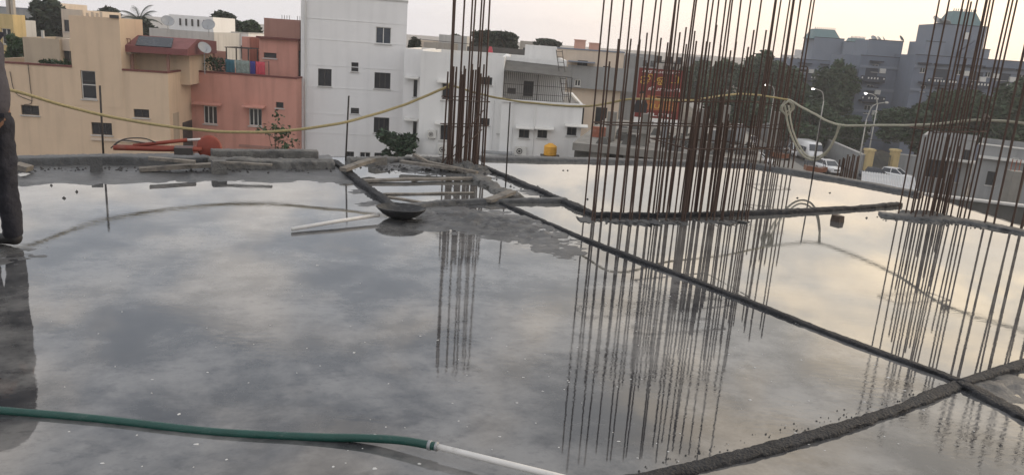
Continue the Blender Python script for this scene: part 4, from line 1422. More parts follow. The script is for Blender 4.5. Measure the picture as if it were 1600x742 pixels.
# white house with dishes
F = simple_house('white_flat_house', 'low white house with satellite dishes behind the red sloping roof', 233, 334, 44, 64, 'offwhite', cols=4, rows=2)
a, b, c, d = F.rect(264, 25, 333, 50, 2)
F.wall(a, b, 2, 7, F.z - 0.6, d, 'white', [], name='upper_room', parapet=0.2)
for k in range(6):
    x = a + 0.9 + 0.5 * k
    F.box(x, x + 0.12, 1.9, 1.997, F.z + 0.35, F.z + 0.9, 'vent_slot', 'frame_dark')
dish(262, 34, 63, 0.5, 'grey satellite dish left on the white flat house', 0.6, 0.9)
dish(326, 40, 62, 0.5, 'grey satellite dish right on the white flat house', 0.2, 0.9)
simple_house('white_box_house', 'small white house between the trees and the pink stair', 340, 388, 50, 70, 'white', cols=2, coping='offwhite')
F = simple_house('yellow_block', 'yellow block with concrete posts at the top left corner', -30, 19, 20, 60, 'yellow_pillar', cols=2, rows=2, depth=1.5)
for px in (8, 15):
    a, b, c, d = F.rect(px, -30, px + 4, 18, 0.5)
    F.box(a, b, 0.5, 0.8, F.z - 0.5, d, 'post', 'dim_wall')
simple_house('pale_house', 'pale house beside the yellow block', 19, 38, 31, 66, 'offwhite', cols=1, rows=2, depth=1.5)
simple_house('shed_house', 'long grey roofed house in the far left background', -40, 60, 9, 110, 'grey_wall', cols=5, coping='slate_light')
simple_house('cream_far_house', 'far cream house above the dark tree', 72, 90, 4, 120, 'cream_light', cols=1)
simple_house('cream_far_house', 'cream house peeping out left of the stair tower', 95, 125, 14, 80, 'cream_light', cols=2)
simple_house('grey_far_house', 'low grey house seen behind the white roofs left of the rebar column', 662, 706, 66, 90, 'dim_wall', cols=2)
simple_house('cream_low_house', 'small cream house right of the white tower house', 646, 690, 63, 105, 'cream_light', cols=3)
simple_house('pale_tank_house', 'pale square house top behind the single rebar column', 686, 730, 54, 100, 'offwhite', cols=0, win=False)
simple_house('dark_roof_house', 'house with dark flat roof behind the white terrace house', 730, 822, 73, 80, 'dark_concrete', cols=4)
simple_house('brown_far_house', 'small brown far house right of the round trees', 813, 835, 64, 130, 'dim_wall', cols=1)
simple_house('hazy_block', 'far grey block seen through the left rebars', 985, 1030, 84, 150, 'grey_wall', cols=3, rows=2, group='far blocks')
simple_house('hazy_block', 'far pale block behind the billboard', 1035, 1075, 95, 170, 'dim_wall', cols=3, rows=2, group='far blocks')
simple_house('hazy_block', 'far grey block right of the billboard', 1082, 1108, 89, 230, 'grey_wall', cols=2, rows=2, group='far blocks')
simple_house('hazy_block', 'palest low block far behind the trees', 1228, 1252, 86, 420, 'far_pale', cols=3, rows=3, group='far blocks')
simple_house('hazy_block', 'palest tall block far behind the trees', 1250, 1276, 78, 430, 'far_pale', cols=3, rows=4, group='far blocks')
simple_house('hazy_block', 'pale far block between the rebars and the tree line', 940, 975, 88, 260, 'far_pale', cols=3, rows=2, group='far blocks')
# red cover on the dark roof
F = Facade('red_cover', 'small red canvas heap on the dark roof house', 'cover', 758, 85, 79, 0.0)
m = MB()
m.frustum((0, 1.1, 0, 1), (0.35, 0.6, 0.3, 0.6), F.z - 1.2, F.z + 0.75)
F.build(m, 'canvas', 'cloth_red')
F.box(0.2, 0.9, 0.2, 0.8, F.z - 2.0, F.z - 1.2, 'support', 'frame_dark')

# ------------------------------------------------------------------ unfinished building under the billboard
pA = AT(905, 224, 36)
zS = pA.z
u_ = Vector((math.cos(R(-12)), math.sin(R(-12)), 0))
F = Facade('unfinished_building', 'unfinished concrete floor with columns and rubble behind the rebars', 'building', 905, 224, 36, R(-12))
x1 = F.loc(1195, 252)[0]
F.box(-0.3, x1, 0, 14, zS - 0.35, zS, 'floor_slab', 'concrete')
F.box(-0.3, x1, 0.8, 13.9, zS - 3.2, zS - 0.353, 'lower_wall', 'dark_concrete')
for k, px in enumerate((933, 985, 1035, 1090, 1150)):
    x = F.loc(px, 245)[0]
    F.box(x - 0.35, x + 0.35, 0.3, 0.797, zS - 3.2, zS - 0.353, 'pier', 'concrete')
F.box(-0.2, x1 + 6, -0.9, -0.01, GROUND, zS - 1.3, 'front_ledge', 'kerb_concrete')
for px, bk, w, t_ in ((953, 2.0, 0.45, 175), (1005, 1.2, 0.42, 178), (1093, 3.0, 0.4, 170), (1128, 2.0, 0.45, 165), (1208, 4.0, 0.4, 175)):
    x = F.loc(px, 215, bk)[0]
    F.box(x - w / 2, x + w / 2, bk, bk + 0.4, zS + 0.003, F.loc(px, t_, bk)[1], 'column', 'concrete')
F.box(0.2, 1.35, 3.0, 3.25, zS + 0.003, F.loc(925, 198, 3)[1], 'brick_wall', 'brick')
m = MB()
for k in range(70):
    x, y = random.uniform(0.8, x1 - 0.3), random.uniform(0.3, 9)
    s = random.uniform(0.08, 0.4)
    m.frustum((x - s, x + s, y - s * 0.7, y + s * 0.7), (x - s * 0.5, x + s * 0.6, y - s * 0.4, y + s * 0.3), zS + 0.002, zS + s * random.uniform(0.4, 1.3))
rb = F.build(m, 'rubble', 'dark_concrete')
rb['kind'] = 'stuff'
zz = F.loc(1000, 205, 1.0)[1]
F.box(F.loc(968, 205, 1)[0], F.loc(1015, 205, 1)[0], 1.0, 1.15, zz - 0.12, zz + 0.04, 'beam', 'concrete')
# clutter of stacked boards on that floor
for k in range(16):
    x, y = random.uniform(3.5, x1 - 0.6), random.uniform(1, 8)
    w, h = random.uniform(0.15, 0.6), random.uniform(0.3, 1.4)
    F.box(x, x + w, y, y + 0.3, zS + 0.004, zS + h, 'stacked_boards', random.choice(['dim_wall', 'dark_concrete', 'metal_grey', 'kerb_concrete', 'plank']))

# ------------------------------------------------------------------ billboard
F = Facade('billboard', 'red billboard with yellow lettering and a suited man behind the rebars', 'billboard', 992, 108, 47, R(-3))
a, b, c, d = F.rect(994, 108, 1063, 200)
F.box(a, b, 0.0, 0.08, c, d, 'panel', 'sign_red')
F.box(a, b, -0.012, -0.003, c + 0.02, c + (d - c) * 0.16, 'white_strip', 'sign_white')
F.box(a + (b - a) * 0.25, b - 0.1, -0.012, -0.003, c + (d - c) * 0.30, c + (d - c) * 0.55, 'orange_field', 'sign_orange')
for x in (a + 0.3, b - 0.3):
    F.box(x - 0.08, x + 0.08, 0.1, 0.26, GROUND, d - 0.2, 'post', 'frame_dark')
F.box(a + 0.8, b - 0.2, -0.5, 0.3, d + 0.35, d + 0.42, 'lamp_bracket', 'frame_dark')
for k in range(3):
    F.box(a + 0.9 + k * 0.6, a + 1.2 + k * 0.6, -0.45, 0.25, d + 0.423, d + 0.75, 'floodlight', 'frame_dark')
F.box(a + 0.5, a + 0.56, 0.1, 0.16, d - 0.1, d + 0.35, 'bracket_post', 'frame_dark')
F.box(b - 0.56, b - 0.5, 0.1, 0.16, d - 0.1, d + 0.35, 'bracket_post', 'frame_dark')
def lettering(F, txt, x, z, size, material, width=None):
    cu = bpy.data.curves.new('lettering', 'FONT')
    cu.body = txt
    cu.size = size
    cu.extrude = 0.004
    tmp = bpy.data.objects.new('lettering', cu)
    col.objects.link(tmp)
    bpy.context.view_layer.update()
    dg = bpy.context.evaluated_depsgraph_get()
    me = bpy.data.meshes.new_from_object(tmp.evaluated_get(dg))
    bpy.data.objects.remove(tmp)
    me.materials.clear()
    me.materials.append(M[material])
    o = share('lettering', me, F.root, (x, -0.02, z - GROUND), (R(90), 0, 0))
    if width and me.vertices:
        w = max(v.co.x for v in me.vertices) - min(v.co.x for v in me.vertices)
        if w > 0:
            o.scale.x = width / w
    return o
H_, W_ = d - c, b - a
lettering(F, 'சரவணா', a + W_ * 0.06, c + H_ * 0.93, H_ * 0.06, 'sign_white', W_ * 0.85)
lettering(F, 'ஜி.ஓ.டி', a + W_ * 0.04, c + H_ * 0.78, H_ * 0.15, 'sign_yellow', W_ * 0.86)
lettering(F, 'தீபாவளி', a + W_ * 0.24, c + H_ * 0.635, H_ * 0.075, 'sign_white', W_ * 0.72)
lettering(F, 'TO FU', a + W_ * 0.30, c + H_ * 0.46, H_ * 0.10, 'sign_yellow', W_ * 0.6)
lettering(F, 'TUI 32', a + W_ * 0.30, c + H_ * 0.33, H_ * 0.11, 'sign_yellow', W_ * 0.55)
lettering(F, 'ELITE', a + W_ * 0.28, c + H_ * 0.20, H_ * 0.07, 'sign_white', W_ * 0.55)
lettering(F, '044 40 50', a + W_ * 0.24, c + H_ * 0.045, H_ * 0.085, 'sign_black', W_ * 0.6)
# printed man in a dark suit
m = MB()
px_, pz_ = a + W_ * 0.10, c + H_ * 0.24
m.add([(px_ - 0.30, -0.018, pz_), (px_ + 0.42, -0.018, pz_), (px_ + 0.46, -0.018, pz_ + 0.5), (px_ + 0.30, -0.018, pz_ + 0.78), (px_ + 0.02, -0.018, pz_ + 0.86), (px_ - 0.20, -0.018, pz_ + 0.74), (px_ - 0.32, -0.018, pz_ + 0.4)], [(0, 1, 2, 3, 4, 5, 6)])
F.build(m, 'printed_suit', 'sign_black')
m = MB()
m.add([(px_ + 0.06 + 0.15 * math.cos(k * math.pi / 8), -0.021, pz_ + 1.06 + 0.20 * math.sin(k * math.pi / 8)) for k in range(16)], [tuple(range(16))])
F.build(m, 'printed_face', 'sign_skin')
m = MB()
m.add([(px_ + 0.06 + 0.16 * math.cos(k * math.pi / 8), -0.024, pz_ + 1.16 + 0.13 * math.sin(k * math.pi / 8)) for k in range(9)] + [(px_ - 0.08, -0.024, pz_ + 1.10)], [tuple(range(10))])
F.build(m, 'printed_hair', 'sign_black')
m = MB()
m.add([(px_ + 0.0, -0.022, pz_ + 0.84), (px_ + 0.12, -0.022, pz_ + 0.84), (px_ + 0.07, -0.022, pz_ + 0.45)], [(0, 2, 1)])
F.build(m, 'printed_shirt', 'sign_white')

# ------------------------------------------------------------------ slate-coloured apartment complex on the right
def apartment(label, px0, px1, py, Y, yaw, depth, bal=(), pent=None, mansard=None, wins=()):
    F = Facade('apartment_block', label, 'apartment block', px0, py, Y, yaw, 'slate coloured apartment blocks')
    x1 = F.loc(px1, py)[0]
    holes = []
    for w in wins:
        r = F.rect(*w)
        if r[0] > 0.1 and r[1] < x1 - 0.1:
            holes.append(r)
    F.wall(0, x1, 0, depth, GROUND, F.z, 'slate', holes, parapet=0.8, coping='slate_dark')
    for h in holes:
        F.window(h, mull=1, frame='slate_light' if len(holes) % 2 else 'frame_white', pane='glass')
        if (int(h[0] * 10) + int(h[2] * 10)) % 3:
            F.box(h[1] + 0.25, h[1] + 1.1, -0.4, -0.003, h[2] - 0.1, h[2] + 0.6, 'cooling_unit', 'ac_white')
        F.box(h[0] - 0.5, h[1] + 0.5, -0.7, -0.003, h[3] + 0.35, h[3] + 0.55, 'sunshade', 'slate_dark')
    for z in (F.z - 1.6, F.z - 5.0, F.z - 8.4):
        F.box(0.02, x1 - 0.02, -0.16, -0.003, z - 0.2, z + 0.2, 'string_course', 'slate_light')
    for b_ in bal:
        a, b, c, d = F.rect(*b_)
        F.box(a, b, -1.1, -0.003, c - 0.2, c, 'balcony_floor', 'slate_dark')
        F.box(a, b, -1.1, -1.0, c + 0.003, d, 'balcony_wall', 'slate_dark')
        m = MB()
        n = max(4, int((b - a) / 0.42))
        for k in range(n):
            if (k * 7) % 5 != 2:
                x = a + 0.2 + (b - a - 0.4) * k / max(1, n - 1)
                m.box(x - 0.10, x + 0.10, -1.125, -1.103, c + (d - c) * 0.35, c + (d - c) * 0.75)
        F.build(m, 'baluster', 'frame_white')
        a2, b2 = a + (b - a) * 0.25, b - (b - a) * 0.25
        F.box(a2, b2, -0.02, -0.002, c + 0.01, c + 2.1, 'balcony_door', 'slate_dark')
    if pent:
        for (q, bk) in pent:
            a, b, c, d = F.rect(*q, bk)
            F.wall(a, b, bk, bk + 6, F.z - 0.8, d, 'slate_light', [], name='penthouse', parapet=0.2, coping='slate_dark')
    if mansard:
        for (q, bk) in mansard:
            a, b, c, d = F.rect(*q, bk)
            w = (b - a)
            m = MB()
            m.frustum((a - w * 0.08, b + w * 0.08, bk - 0.2, bk + w), (a + w * 0.12, b - w * 0.12, bk + w * 0.25, bk + w * 0.75), c, d)
            F.build(m, 'mansard_roof', 'teal_roof')
            m = MB()
            for k in range(11):
                x = a + w * 0.12 + w * 0.76 * k / 10
                m.box(x - 0.05, x + 0.05, bk + w * 0.25, bk + w * 0.25 + 0.1, d, d + 0.35)
            F.build(m, 'finial', 'slate_light')
    return F
A1 = apartment('left apartment block with a small teal mansard roof', 1236, 1345, 92, 150, R(-2), 16,
               bal=[(1255, 118, 1276, 124)], pent=[((1270, 60, 1317, 95), 3), ((1317, 66, 1340, 95), 2)], mansard=[((1271, 46, 1312, 62), 3.2)],
               wins=[(1250, 103, 1262, 113), (1284, 105, 1296, 115), (1250, 130, 1262, 140), (1320, 107, 1332, 117), (1284, 132, 1296, 142), (1320, 134, 1332, 144), (1250, 156, 1262, 166)])
A2 = apartment('middle apartment block with a low penthouse and balconies', 1346, 1408, 87, 124, R(-3), 14,
               bal=[(1341, 119, 1379, 126), (1342, 150, 1379, 157)], pent=[((1356, 64, 1410, 88), 2)],
               wins=[(1362, 101, 1372, 113), (1354, 133, 1364, 146), (1350, 165, 1360, 178), (1352, 195, 1362, 208)])
A3 = apartment('recessed dark apartment wing between two blocks', 1400, 1444, 90, 131, R(-3), 10, wins=[(1410, 100, 1418, 110), (1410, 126, 1418, 136), (1410, 152, 1418, 162), (1426, 101, 1434, 111), (1426, 127, 1434, 137)])
A3b = apartment('small far block with a teal roof top', 1322, 1362, 84, 165, R(-2), 8, mansard=[((1328, 60, 1356, 76), 1)], pent=[((1326, 74, 1358, 86), 1)])
A4 = apartment('right apartment block with the large teal mansard tower', 1432, 1640, 86, 118, R(-3), 16,
               bal=[(1444, 123, 1490, 131), (1511, 128, 1540, 136), (1551, 129, 1584, 137), (1446, 152, 1490, 160)],
               pent=[((1458, 40, 1538, 88), 3), ((1446, 66, 1475, 88), 2), ((1534, 78, 1546, 90), 3)], mansard=[((1488, 18, 1534, 40), 4)],
               wins=[(1462, 106, 1474, 122), (1514, 108, 1528, 126), (1554, 112, 1574, 126), (1460, 138, 1472, 150), (1515, 142, 1527, 152), (1555, 145, 1567, 155), (1438, 104, 1446, 114), (1438, 134, 1446, 144), (1494, 107, 1503, 117), (1494, 137, 1503, 147), (1540, 111, 1548, 121), (1590, 115, 1604, 127)])
F = A4
for q, bk in (((1505, 51, 1514, 62), 2.9),):
    a, b, c, d = F.rect(*q, bk)
    F.box(a, b, bk - 0.05, bk - 0.003, c, d, 'penthouse_window', 'frame_white')
a, b, c, d = F.rect(1516, 56, 1523, 74, 2.9)
F.box(a, b, 2.85, 2.997, c, d, 'penthouse_door', 'slate_light')
m = MB()
p0, p1 = F.loc(1498, 88, 2.5), F.loc(1524, 70, 2.5)
m.prism_x([(2.3, p0[1]), (2.9, p0[1]), (2.9, p0[1] + 0.3), (2.3, p0[1] + 0.3)], p0[0], p0[0] + 0.5)
for k in range(9):
    x = p0[0] + (p1[0] - p0[0]) * k / 9
    m.box(x, x + (p1[0] - p0[0]) / 9 - 0.004, 2.2, 2.95, p0[1] + (p1[1] - p0[1]) * k / 9 - 0.25, p0[1] + (p1[1] - p0[1]) * k / 9 + 0.75)
F.build(m, 'outside_stair', 'slate')
for i, (px, py) in enumerate(((1463, 32), (1471, 36), (1478, 38))):
    dish(px, py, 121, 0.7, ['largest dish', 'middle dish', 'smallest dish'][i] + ' on the roof beside the large teal mansard tower', 0.4 + i, 1.2)
for i, (px, py) in enumerate(((1365, 61), (1373, 62), (1381, 62), (1408, 61))):
    dish(px, py, 127, 0.55, ['first', 'second', 'third', 'last'][i] + ' satellite dish along the middle apartment roof from the left', 0.3 + 0.4 * i, 1.0)

# ================================================================== TREES
def tree(name, label, px, py, hw, hh, Y, material, n=2600, leaf=0.22, clumps=26, group=None, seed=1, trunk_r=0.18):
    rn = random.Random(seed)
    c = AT(px, py, Y)
    k = Y / FPX
    rx, rz = hw * k, hh * k
    ry = rx * 0.85
    root = empty(name, (c.x, c.y, GROUND), rn.random() * 6, label, 'tree', group)
    h = c.z - GROUND
    cl_ = []
    for i in range(clumps):
        while True:
            p = Vector((rn.uniform(-1, 1), rn.uniform(-1, 1), rn.uniform(-1, 1)))
            if 0.25 < p.length < 1:
                break
        p = p.normalized() * (p.length ** 0.5) * rn.uniform(0.72, 1.0)
        cl_.append((Vector((p.x * rx, p.y * ry, h + p.z * rz)), rn.uniform(0.20, 0.42)))
    m = MB()
    tips = sorted(cl_, key=lambda q: q[0].z)
    fork = Vector((rn.uniform(-0.2, 0.2), rn.uniform(-0.2, 0.2), max(0.8, h - rz * 0.9)))
    m.tube(bez([(0, 0, -0.1), (0.1 * trunk_r, 0.05, fork.z * 0.5), fork], 4), [trunk_r * (1.25 - 0.5 * i / 8) for i in range(9)], 8)
    for q, s_ in tips[::max(1, clumps // 9)]:
        mid = (fork + q) / 2 + Vector((rn.uniform(-0.2, 0.2), rn.uniform(-0.2, 0.2), 0.15 * rz))
        m.tube(bez([fork, mid, q], 3), [trunk_r * (0.55 - 0.07 * i) for i in range(7)], 5)
    m.build('trunk', M['bark'], root, True)
    m = MB()
    per = n // clumps
    vs, fs = m.v, m.f
    for q, s_ in cl_:
        for i in range(per):
            d = Vector((rn.gauss(0, 1), rn.gauss(0, 1), rn.gauss(0, 1))).normalized()
            rr = rn.random() ** 0.45
            p = q + Vector((d.x * rx * s_ * 1.15, d.y * ry * s_ * 1.15, d.z * rz * s_)) * rr
            a = Vector((rn.gauss(0, 1), rn.gauss(0, 1), rn.gauss(0, 0.5))).normalized()
            b = a.cross(Vector((rn.gauss(0, 1), rn.gauss(0, 1), rn.gauss(0, 1)))).normalized()
            L = leaf * rn.uniform(0.6, 1.4)
            o = len(vs)
            vs += [tuple(p - a * L), tuple(p + b * L * 0.45 - a * 0.1 * L), tuple(p + a * L), tuple(p - b * L * 0.45 + a * 0.1 * L)]
            fs.append((o, o + 1, o + 2, o + 3))
    m.build('crown', M[material], root)
    return root
T = [
 ('dark_tree', 'large dark tree behind the beige roof room at far left', 78, 40, 36, 34, 82, 'leaf_dark', 3600, .30, None),
 ('dark_tree', 'low dark tree left of the large dark tree', 44, 52, 16, 20, 80, 'leaf_dark', 1400, .28, None),
 ('feathery_tree', 'feathery green tree beside the worker\'s shoulder', 26, 78, 16, 24, 52, 'leaf_mid', 900, .20, None),
 ('dark_tree', 'dark treetop just behind the stair tower', 170, 22, 18, 9, 100, 'leaf_dark', 1000, .28, None),
 ('dark_tree', 'dark tree mass under the palm', 222, 48, 26, 16, 92, 'leaf_dark', 1500, .28, None),
 ('roof_tree', 'dark tree behind the white box house left', 352, 38, 24, 15, 88, 'leaf_dark', 1500, .28, None),
 ('roof_tree', 'smaller olive tree left of the pink tank room', 392, 46, 16, 11, 84, 'leaf_mid', 900, .24, None),
 ('roof_tree', 'small dark tree at the right edge of the white tower house', 648, 70, 9, 12, 75, 'leaf_dark', 600, .2, None),
 ('skyline_tree', 'round dark tree right behind the single rebar column', 757, 63, 18, 14, 96, 'leaf_dark', 1300, .28, 'trees on the skyline'),
 ('skyline_tree', 'wide dark tree over the dark roof house', 788, 64, 24, 13, 98, 'leaf_dark', 1600, .28, 'trees on the skyline'),
 ('skyline_tree', 'low flat treetop behind the white tank room', 856, 69, 18, 7, 120, 'leaf_dark', 900, .3, 'trees on the skyline'),
 ('skyline_tree', 'hazy tree behind the far column of bars', 712, 62, 8, 7, 110, 'leaf_mid', 500, .28, 'trees on the skyline'),
 ('street_tree', 'far left street tree behind the billboard side bars', 1092, 128, 38, 30, 150, 'leaf_street', 2000, .38, 'street trees'),
 ('street_tree', 'dark street tree behind the middle of the rebar wall', 1140, 138, 42, 38, 135, 'leaf_street', 2400, .36, 'street trees'),
 ('street_tree', 'tallest street tree left of the apartment blocks', 1192, 130, 42, 40, 128, 'leaf_street', 2800, .34, 'street trees'),
 ('street_tree', 'lower street tree behind the right end of the rebar wall', 1150, 172, 50, 26, 112, 'leaf_street', 2000, .32, 'street trees'),
 ('street_tree', 'street tree behind the rope knot', 1236, 168, 36, 52, 118, 'leaf_street', 2800, .32, 'street trees'),
 ('street_tree', 'tree in front of the left apartment block', 1306, 142, 36, 46, 124, 'leaf_street', 2800, .32, 'street trees'),
 ('street_tree', 'bright green lower tree above the parked van', 1272, 194, 40, 34, 112, 'leaf_mid', 2600, .30, 'street trees'),
 ('street_tree', 'tree before the foot of the middle apartment block', 1328, 205, 30, 26, 108, 'leaf_mid', 1800, .30, 'street trees'),
 ('street_tree', 'wide round tree right of the yellow gate', 1440, 192, 58, 38, 100, 'leaf_street', 3600, .30, 'street trees'),
 ('street_tree', 'wide tree behind the tall rebars at right', 1510, 182, 55, 40, 96, 'leaf_street', 3600, .30, 'street trees'),
 ('street_tree', 'tree cut by the right edge of the picture', 1590, 178, 48, 48, 92, 'leaf_street', 3200, .30, 'street trees'),
 ('house_tree', 'bushy dark green tree at the foot of the white tower house', 622, 232, 28, 33, 45.5, 'leaf_fresh', 1190, .15, None),
]
for i, t in enumerate(T):
    tree(t[0], t[1], t[2], t[3], t[4], t[5], t[6], t[7], int(t[8] * (4.2 if t[0] == 'street_tree' else 2.6)), t[9] * 1.1, 40 if t[8] > 1200 else 20, t[10], seed=20 + i, trunk_r=0.12 if t[6] < 60 else 0.2)
# coconut palm
c = AT(218, 32, 95)
palm = empty('coconut_palm', (c.x, c.y, GROUND), 0, 'coconut palm rising behind the cream stair tower', 'palm')
m = MB()
h = c.z - GROUND
m.tube(bez([(0.5, 0, -0.1), (0.3, 0, h * 0.5), (0, 0, h)], 5), [0.22 - 0.01 * i for i in range(11)], 8)
m.build('trunk', M['bark'], palm, True)
for k in range(17):
    az = k * 2.4
    el = R(75 - 7.2 * k)
    L = 2.7
    m = MB()
    pts = []
    for i in range(9):
        t = i / 8
        e = el - t * t * R(70)
        pts.append((pts[-1] + Vector((math.cos(e), 0, math.sin(e))) * L / 8) if pts else Vector((0, 0, 0)))
    m.tube(pts, [0.04 * (1 - 0.8 * i / 8) for i in range(9)], 4)
    for i in range(1, 34):
        t = i / 34 * 8
        p = pts[int(t)].lerp(pts[min(8, int(t) + 1)], t - int(t))
        l = 0.75 * math.sin(math.pi * min(1, (i + 5) / 38)) + 0.1
        for s in (-1, 1):
            tip = p + Vector((0.25, s * l * 0.8, -0.35 * l))
            m.add([p - Vector((0.05, 0, 0)), p + Vector((0.05, 0, 0)), tip], [(0, 1, 2)])
    o = m.build('frond', M['palm_leaf'], palm, loc=(0, 0, h))
    o.rotation_euler.z = az
# scraggly sapling before the pink house
c = AT(430, 262, 24)
sap = empty('sapling', (c.x, c.y, c.z - 0.6), 0, 'scraggly leafy sapling in front of the pink house', 'plant')
m = MB()
rn = random.Random(5)
tips = []
H = 2.35
m.tube([(0, 0, 0), (0.02, 0, 0.8), (0.0, 0, H * 0.75)], [0.03, 0.022, 0.015], 6)
for k in range(19):
    z = rn.uniform(0.6, H * 0.75)
    a = rn.random() * 6.28
    l = rn.uniform(0.25, 0.6)
    e = Vector((math.cos(a) * l, math.sin(a) * l, z + rn.uniform(0.05, 0.45)))
    m.tube(bez([(0, 0, z), Vector((e.x * 0.6, e.y * 0.6, z + 0.05)), e], 3), 0.008, 4)
    tips.append(e)
m.build('stem', M['bark'], sap, True)
m = MB()
for e in tips + [Vector((0, 0, H * 0.8)), Vector((0.05, 0, H * 0.95))]:
    for i in range(20):
        p = e + Vector((rn.gauss(0, 0.08), rn.gauss(0, 0.08), rn.gauss(0, 0.06)))
        a = Vector((rn.gauss(0, 1), rn.gauss(0, 1), rn.gauss(-0.3, 0.6))).normalized()
        b = a.cross(Vector((rn.gauss(0, 1), rn.gauss(0, 1), rn.gauss(0, 1)))).normalized()
        L = rn.uniform(0.04, 0.085)
        m.add([p - a * L, p + b * L * 0.5, p + a * L, p - b * L * 0.5], [(0, 1, 2, 3)])
m.build('foliage', M['leaf_mid'], sap)
# potted plants on the cream and pink roofs
def roof_plant(F, px0, px1, py0, py1, back, z, label, seed):
    rn = random.Random(seed)
    a, b, c, d = F.rect(px0, py0, px1, py1, back)
    p = F.pt((a + b) / 2, back, z)
    o = empty('roof_plant', p, F.yaw, label, 'plant', 'plants on the roofs')
    w = (b - a) / 2
    m = MB()
    m.frustum((-w * 0.7, w * 0.7, -0.18, 0.18), (-w * 0.85, w * 0.85, -0.22, 0.22), 0, 0.35)
    m.build('planter', M['brick'], o)
    m = MB()
    for i in range(int(260 * w) + 120):
        q = Vector((rn.uniform(-w, w), rn.uniform(-0.3, 0.3), 0.35 + (d - z - 0.3) * rn.random() ** 0.7))
        a_ = Vector((rn.gauss(0, 1), rn.gauss(0, 1), rn.gauss(0.4, 0.8))).normalized()
        b_ = a_.cross(Vector((rn.gauss(0, 1), rn.gauss(0, 1), rn.gauss(0, 1)))).normalized()
        L = rn.uniform(0.08, 0.18)
        m.add([q - a_ * L, q + b_ * L * 0.4, q + a_ * L, q - b_ * L * 0.4], [(0, 1, 2, 3)])
    m.build('foliage', M['leaf_mid'], o)
roof_plant(CREAM, 64, 108, 96, 107, 0.8, CREAM.z - 0.7, 'row of potted plants on the cream roof', 4)
roof_plant(PINK, 322, 352, 92, 112, 0.9, PZ - 0.7, 'leafy potted plants left of the laundry', 9)

# ================================================================== STREET THINGS
def P_(px, py, z=GROUND + 0.02):
    return G(px, py, z)
hd = math.atan2(-sd.y, -sd.x)              # heading of traffic coming towards the slab
def wheels(root, xs, w, r):
    for x in xs:
        for s in (-1, 1):
            m = MB()
            m.lathe([(0.001, -0.1), (r * 0.92, -0.1), (r, -0.07), (r, 0.07), (r * 0.92, 0.1), (0.001, 0.1)], 18)
            o = m.build('wheel', M['tyre'], root, True, loc=(x, s * (w - 0.1), r))
            o.rotation_euler.x = R(90)
            m = MB()
            m.lathe([(0.001, 0.115), (r * 0.55, 0.105), (r * 0.6, 0.09)], 14)
            q = m.build('rim', M['rim'], o, True)
            if s > 0:
                q.rotation_euler.x = R(180)
def loft(m, secs):
    # secs: list of closed rings with equal count
    n = len(secs[0])
    vs = [p for s in secs for p in s]
    fs = []
    for i in range(len(secs) - 1):
        for k in range(n):
            fs.append((i * n + k, i * n + (k + 1) % n, (i + 1) * n + (k + 1) % n, (i + 1) * n + k))
    fs.append(tuple(range(n))[::-1])
    fs.append(tuple((len(secs) - 1) * n + k for k in range(n)))
    m.add(vs, fs)
